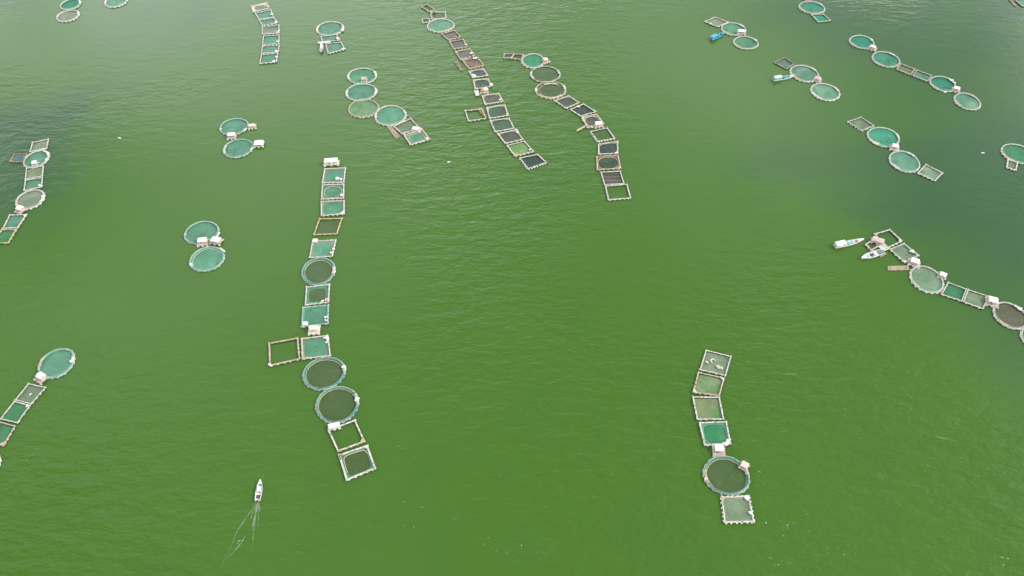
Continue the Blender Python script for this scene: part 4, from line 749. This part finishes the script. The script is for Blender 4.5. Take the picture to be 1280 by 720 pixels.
        for m, (r, z) in enumerate(((1.0, 0), (.66, .55), (.3, .85), (.22, .6))):
            for s in range(sg):
                t = 2 * pi * s / sg; q = r * (1 + .10 * rnd.uniform(-1, 1)); vs.append((q * rx / 2 * cos(t), oy + q * ry / 2 * sin(t), zt + z))
        for m in range(3):
            for s in range(sg): fs.append((m * sg + s, m * sg + (s + 1) % sg, (m + 1) * sg + (s + 1) % sg, (m + 1) * sg + s))
        fs.append(tuple(3 * sg + s for s in range(sg)))
        b.add(vs, fs); b.build('thatch_roof', roofm, e)
        b = MB(); b.blob((0, oy, zt + .75), (.55, .45, .22), 3); b.build('smoke_hole', 'orange', e)
    return e

def raft(i, rec):
    label, quad, col, kind = rec
    cx = sum(p[0] for p in quad) / 4; cy = sum(p[1] for p in quad) / 4
    e = thing('bamboo_raft' if kind == 'bamboo' else 'plank_raft', (cx, cy, 0), label, 'raft', 'loose rafts and planks')
    q = [Vector((p[0] - cx, p[1] - cy)) for p in quad]
    if (q[1] - q[0]).length < (q[2] - q[1]).length: q = q[1:] + q[:1]      # long sides first
    rnd = random.Random(i + 77); wdt = (q[3] - q[0]).length; n = max(2, int(wdt / (0.42 if kind == 'bamboo' else 0.7)))
    zb = 0.28 if kind == 'bamboo' else 0.62
    for m in range(n):
        f = (m + .5) / n; a = q[0].lerp(q[3], f); b_ = q[1].lerp(q[2], f); d = (b_ - a).normalized()
        a = a - d * rnd.uniform(-.3, .3); b_ = b_ + d * rnd.uniform(-.3, .3); w = MB()
        if kind == 'bamboo':
            w.tube([(a.x, a.y, zb), ((a.x + b_.x) / 2, (a.y + b_.y) / 2, zb + rnd.uniform(.0, .06)), (b_.x, b_.y, zb)], 0.19, 6); w.build('pole', col, e)
        else:
            c = (a + b_) / 2; w.box((c.x, c.y, zb + .012 * (m % 3)), ((b_ - a).length, wdt / n * .9, .08), math.atan2(d.y, d.x)); w.build('plank', col, e)
    for f in (.12, .5, .88):
        a = q[0].lerp(q[1], f); b_ = q[3].lerp(q[2], f); w = MB()
        if kind == 'bamboo': w.tube([(a.x, a.y, zb + .24), (b_.x, b_.y, zb + .24)], .09, 5); w.build('cross_pole', 'brown' if col == 'tan' else 'tan', e)
        else:
            drum(w, ((a.x + b_.x) / 2, (a.y + b_.y) / 2, .3), math.atan2((q[1] - q[0]).y, (q[1] - q[0]).x), .27, .9); w.build('drum_float', 'drum_white', e)
    return e

def boat(i, rec):
    label, bow, stern, beam, style = rec
    d = Vector(bow) - Vector(stern); ln = d.length
    e = thing('motor_boat', ((bow[0] + stern[0]) / 2, (bow[1] + stern[1]) / 2, 0), label, 'boat', 'boats', math.atan2(d.y, d.x))
    hullm, inm, canm = {'blue': ('blueteal', 'boat_blue', 'boat_blue'), 'teal': ('boat_white', 'boat_teal', 'cream'), 'cream': ('boat_cream', 'boat_white', 'roof_white'),
                        'open': ('boat_white', 'boat_white', 'roof_white'), 'speed': ('boat_white', 'boat_white', 'roof_white'), 'cabin': ('boat_green', 'boat_white', 'roof_white')}[style]
    ns = 16
    def half(t):
        if t < .45: return beam / 2 * (.80 + .20 * sin(t / .45 * pi / 2))
        return beam / 2 * max(.03, (1 - ((t - .45) / .55) ** 2.1))
    sheer = lambda t: .75 + .75 * max(0, t - .4) ** 2 * 2.2
    keel = lambda t: -.25 + 1.0 * max(0, t - .6) ** 2 * 3.5
    def station(t, s, up, floor):
        h, z1, z0 = half(t) * s, sheer(t) + up, max(keel(t), floor)
        z0 = min(z0, z1 - .05); x = (t - .5) * ln * (1 if s == 1 else .975)
        return [(x, -h, z1), (x, -h * .93, z0 + (z1 - z0) * .45), (x, -h * .55, z0 + .02), (x, h * .55, z0 + .02), (x, h * .93, z0 + (z1 - z0) * .45), (x, h, z1)]
    def loft(s, up, floor):
        vs = []; fs = []
        for m in range(ns + 1): vs += station(m / ns, s, up, floor)
        for m in range(ns):
            for k in range(5): fs.append((m * 6 + k, m * 6 + k + 1, (m + 1) * 6 + k + 1, (m + 1) * 6 + k))
        fs.append((0, 5, 4, 3, 2, 1)); return vs, fs
    b = MB(); vs, fs = loft(1, 0, -9); b.add(vs, fs); hull = b.build('hull', hullm, e, smooth=False)
    b = MB(); vs, fs = loft(.90, -.01, .25); b.add(vs, fs); b.build('inner_hull', inm, e)
    b = MB()                                               # gunwale
    for sgn in (-1, 1): b.tube([((m / ns - .5) * ln, sgn * half(m / ns) * .97, sheer(m / ns) + .02) for m in range(ns + 1)], .085, 5)
    h0 = half(0); b.tube([(-.5 * ln, -h0, .77), (-.5 * ln, h0, .77)], .085, 5)
    b.build('gunwale', 'boat_white' if style != 'blue' else 'boat_blue', e)
    t0 = .78                                               # fore deck
    b = MB(); vs = []; fs = []
    for m in range(6):
        t = t0 + (1 - t0) * m / 5; h = half(t) * .96; z = sheer(t) + .04; vs += [((t - .5) * ln, -h, z), ((t - .5) * ln, 0, z + .08), ((t - .5) * ln, h, z)]
    for m in range(5):
        for k in range(2): fs.append((m * 3 + k, m * 3 + k + 1, (m + 1) * 3 + k + 1, (m + 1) * 3 + k))
    b.add(vs, fs); b.build('fore_deck', 'boat_green' if style == 'cabin' else ('boat_blue' if style == 'blue' else 'boat_white'), e)
    for t in ((.34, .48, .62) if style not in ('speed', 'cabin') else (.3,)):
        b = MB(); b.box(((t - .5) * ln, 0, .62), (.42, half(t) * 1.8, .06)); b.build('thwart', inm if style != 'cream' else 'boat_teal', e)
    if style in ('open', 'cream', 'teal', 'blue'):         # engine box amidships
        b = MB(); b.box((-.02 * ln, 0, .55), (1.1, beam * .42, .55)); b.build('engine_box', 'boat_dark' if style != 'cream' else 'boat_teal', e)
    if style == 'open':
        b = MB(); b.box((-.40 * ln, 0, .78), (ln * .14, beam * .72, .08)); b.build('stern_tarp', 'blueteal', e)
        b = MB(); b.blob((.30 * ln, 0, .8), (.5, .45, .35), 4); b.build('net_pile', 'heap_tan', e)
    if style in ('cream', 'teal', 'blue'):                 # stern canopy on posts
        x0, x1 = -.49 * ln, -.49 * ln + ln * (.33 if style == 'cream' else .36); hw = beam * .46
        for x in (x0 + .15, x1 - .15):
            for sgn in (-1, 1):
                b = MB(); b.tube([(x, sgn * (hw - .12), .7), (x, sgn * (hw - .12), 2.05)], .05, 6); b.build('canopy_post', 'boat_white', e)
        b = MB(); vs = []; fs = []; nx = 5
        for m in range(nx + 1):
            y = -hw + 2 * hw * m / nx; z = 2.05 + .16 * (1 - (y / hw) ** 2); vs += [(x0, y, z), (x1, y, z), (x0, y, z - .06), (x1, y, z - .06)]
        for m in range(nx):
            o = m * 4; fs += [(o, o + 1, o + 5, o + 4), (o + 2, o + 6, o + 7, o + 3), (o, o + 4, o + 6, o + 2), (o + 1, o + 3, o + 7, o + 5)]
        fs += [(0, 2, 3, 1), (nx * 4, nx * 4 + 1, nx * 4 + 3, nx * 4 + 2)]
        b.add(vs, fs); b.build('canopy', canm, e)
    if style in ('speed', 'cabin'):
        xa, xb = (-.08 * ln, .20 * ln) if style == 'speed' else (-.32 * ln, .05 * ln); hb = beam * .36; b = MB(); H = .75 if style == 'speed' else 1.5
        vs = [(xa, -hb, .6), (xb, -hb * .8, .7), (xb, hb * .8, .7), (xa, hb, .6), (xa + .1, -hb * .85, .6 + H), (xb - .5, -hb * .7, .6 + H), (xb - .5, hb * .7, .6 + H), (xa + .1, hb * .85, .6 + H)]
        b.add(vs, [(0, 1, 5, 4), (1, 2, 6, 5), (2, 3, 7, 6), (3, 0, 4, 7), (4, 5, 6, 7)]); cb = b.build('cabin', 'boat_white', e)
        b = MB(); b.box((xa + (xb - xa) * .80, 0, .66 + H * .55), (.05, hb * 1.3, H * .4), 0, 0); b.build('windscreen', 'boat_dark', cb)
        b = MB(); b.box((-.30 * ln, 0, .50) if style == 'speed' else (.30 * ln, 0, .72), (ln * .16, beam * .62, .06)); b.build('cockpit_floor', 'boat_dark', e)
    b = MB(); b.box((-.5 * ln - .18, 0, .85), (.34, .36, .42)); b.tube([(-.5 * ln - .2, 0, .7), (-.5 * ln - .28, 0, -.25)], .09, 6); b.build('outboard_motor', 'motor', e)
    return e

def lone_float(i, rec):
    label, c = rec
    e = thing('float_buoy', (c[0], c[1], 0), label, 'float', 'loose white floats')
    b = MB(); b.tube([(-.62, 0, .2), (-.5, 0, .2), (.5, .05, .2), (.62, .05, .2)], .34, 9); b.build('drum', 'drum_white', e)
    b = MB()
    for x in (-.3, .3): b.tube([(x, .37 * cos(t), .2 + .37 * sin(t)) for t in [2 * pi * k / 10 for k in range(10)]], .03, 4, closed=True)
    b.build('rope', 'tan', e); e.rotation_euler.z = random.uniform(-.4, .6)
    return e

for i, r in enumerate(RING_CAGES): ring_cage(i, r)
for i, r in enumerate(SQUARE_CAGES): square_cage(i, r)
for i, r in enumerate(HUTS): hut(i, r)
for i, r in enumerate(RAFTS): raft(i, r)
for i, r in enumerate(BOATS): boat(i, r)
for i, r in enumerate(FLOATS): lone_float(i, r)

# ------------------------------------------------------------------ wake and foam flecks
def fleck(b, x, y, r, rnd, stretch=1.0, ang=0.0, z=0.03):
    n = 6; vs = []
    for k in range(n):
        t = 2 * pi * k / n; q = r * rnd.uniform(.6, 1.2); u, w = q * stretch * cos(t), q * sin(t)
        vs.append((x + u * cos(ang) - w * sin(ang), y + u * sin(ang) + w * cos(ang), z + .02 * rnd.random()))
    b.add(vs, [tuple(range(n))])
rw = random.Random(5); b = MB()
for k, pts in enumerate(WAKE):
    for m in range(len(pts) - 1):
        a, c = Vector(pts[m]), Vector(pts[m + 1]); d = c - a; n = max(2, int(d.length / .55)); ang = math.atan2(d.y, d.x)
        for j in range(n):
            if rw.random() < WAKE_GAP[k]: continue
            p = a + d * ((j + rw.random()) / n); fleck(b, p.x + rw.gauss(0, .22), p.y + rw.gauss(0, .22), rw.uniform(.05, .13), rw, rw.uniform(1.2, 4.0), ang + rw.gauss(0, .12))
wk = b.build('wake_foam', 'foam', None, 'stuff'); wk['label'] = 'broken white wake foam trailing behind the white speedboat'; wk['category'] = 'foam'
b = MB()                                               # thin ribbons of bubbles fanning out astern
for (pts, w0, w1) in WAKE_RIBBONS:
    vs = []; fs = []; n = 28
    for k in range(n + 1):
        u = k / n * (len(pts) - 1); m = min(int(u), len(pts) - 2); p = Vector(pts[m]).lerp(Vector(pts[m + 1]), u - m)
        d = (Vector(pts[m + 1]) - Vector(pts[m])).normalized(); q = Vector((-d.y, d.x)) * (w0 + (w1 - w0) * k / n) * rw.uniform(.6, 1.3) * min(1, (n - k) / n * 1.6 + .08)
        off = Vector((rw.gauss(0, .06), rw.gauss(0, .06)))
        vs += [(p.x + off.x + q.x, p.y + off.y + q.y, .02), (p.x + off.x - q.x, p.y + off.y - q.y, .02)]
        if k: fs.append((2 * k - 2, 2 * k - 1, 2 * k + 1, 2 * k))
    b.add(vs, fs)
ws = b.build('wake_wash', 'foam_thin', None, 'stuff'); ws['label'] = 'pale streaks of wash fanning out astern of the white speedboat'; ws['category'] = 'foam'
b = MB()
for (x, y, sx, sy_, n) in FOAM:
    for k in range(max(2, n // 2)): fleck(b, rw.gauss(x, sx), rw.gauss(y, sy_), abs(rw.gauss(.0, .045)) + .035, rw, rw.uniform(1, 2.5), rw.uniform(0, 3))
fo = b.build('foam_flecks', 'fleck', None, 'stuff'); fo['label'] = 'tiny white foam flecks scattered over the green water'; fo['category'] = 'foam'
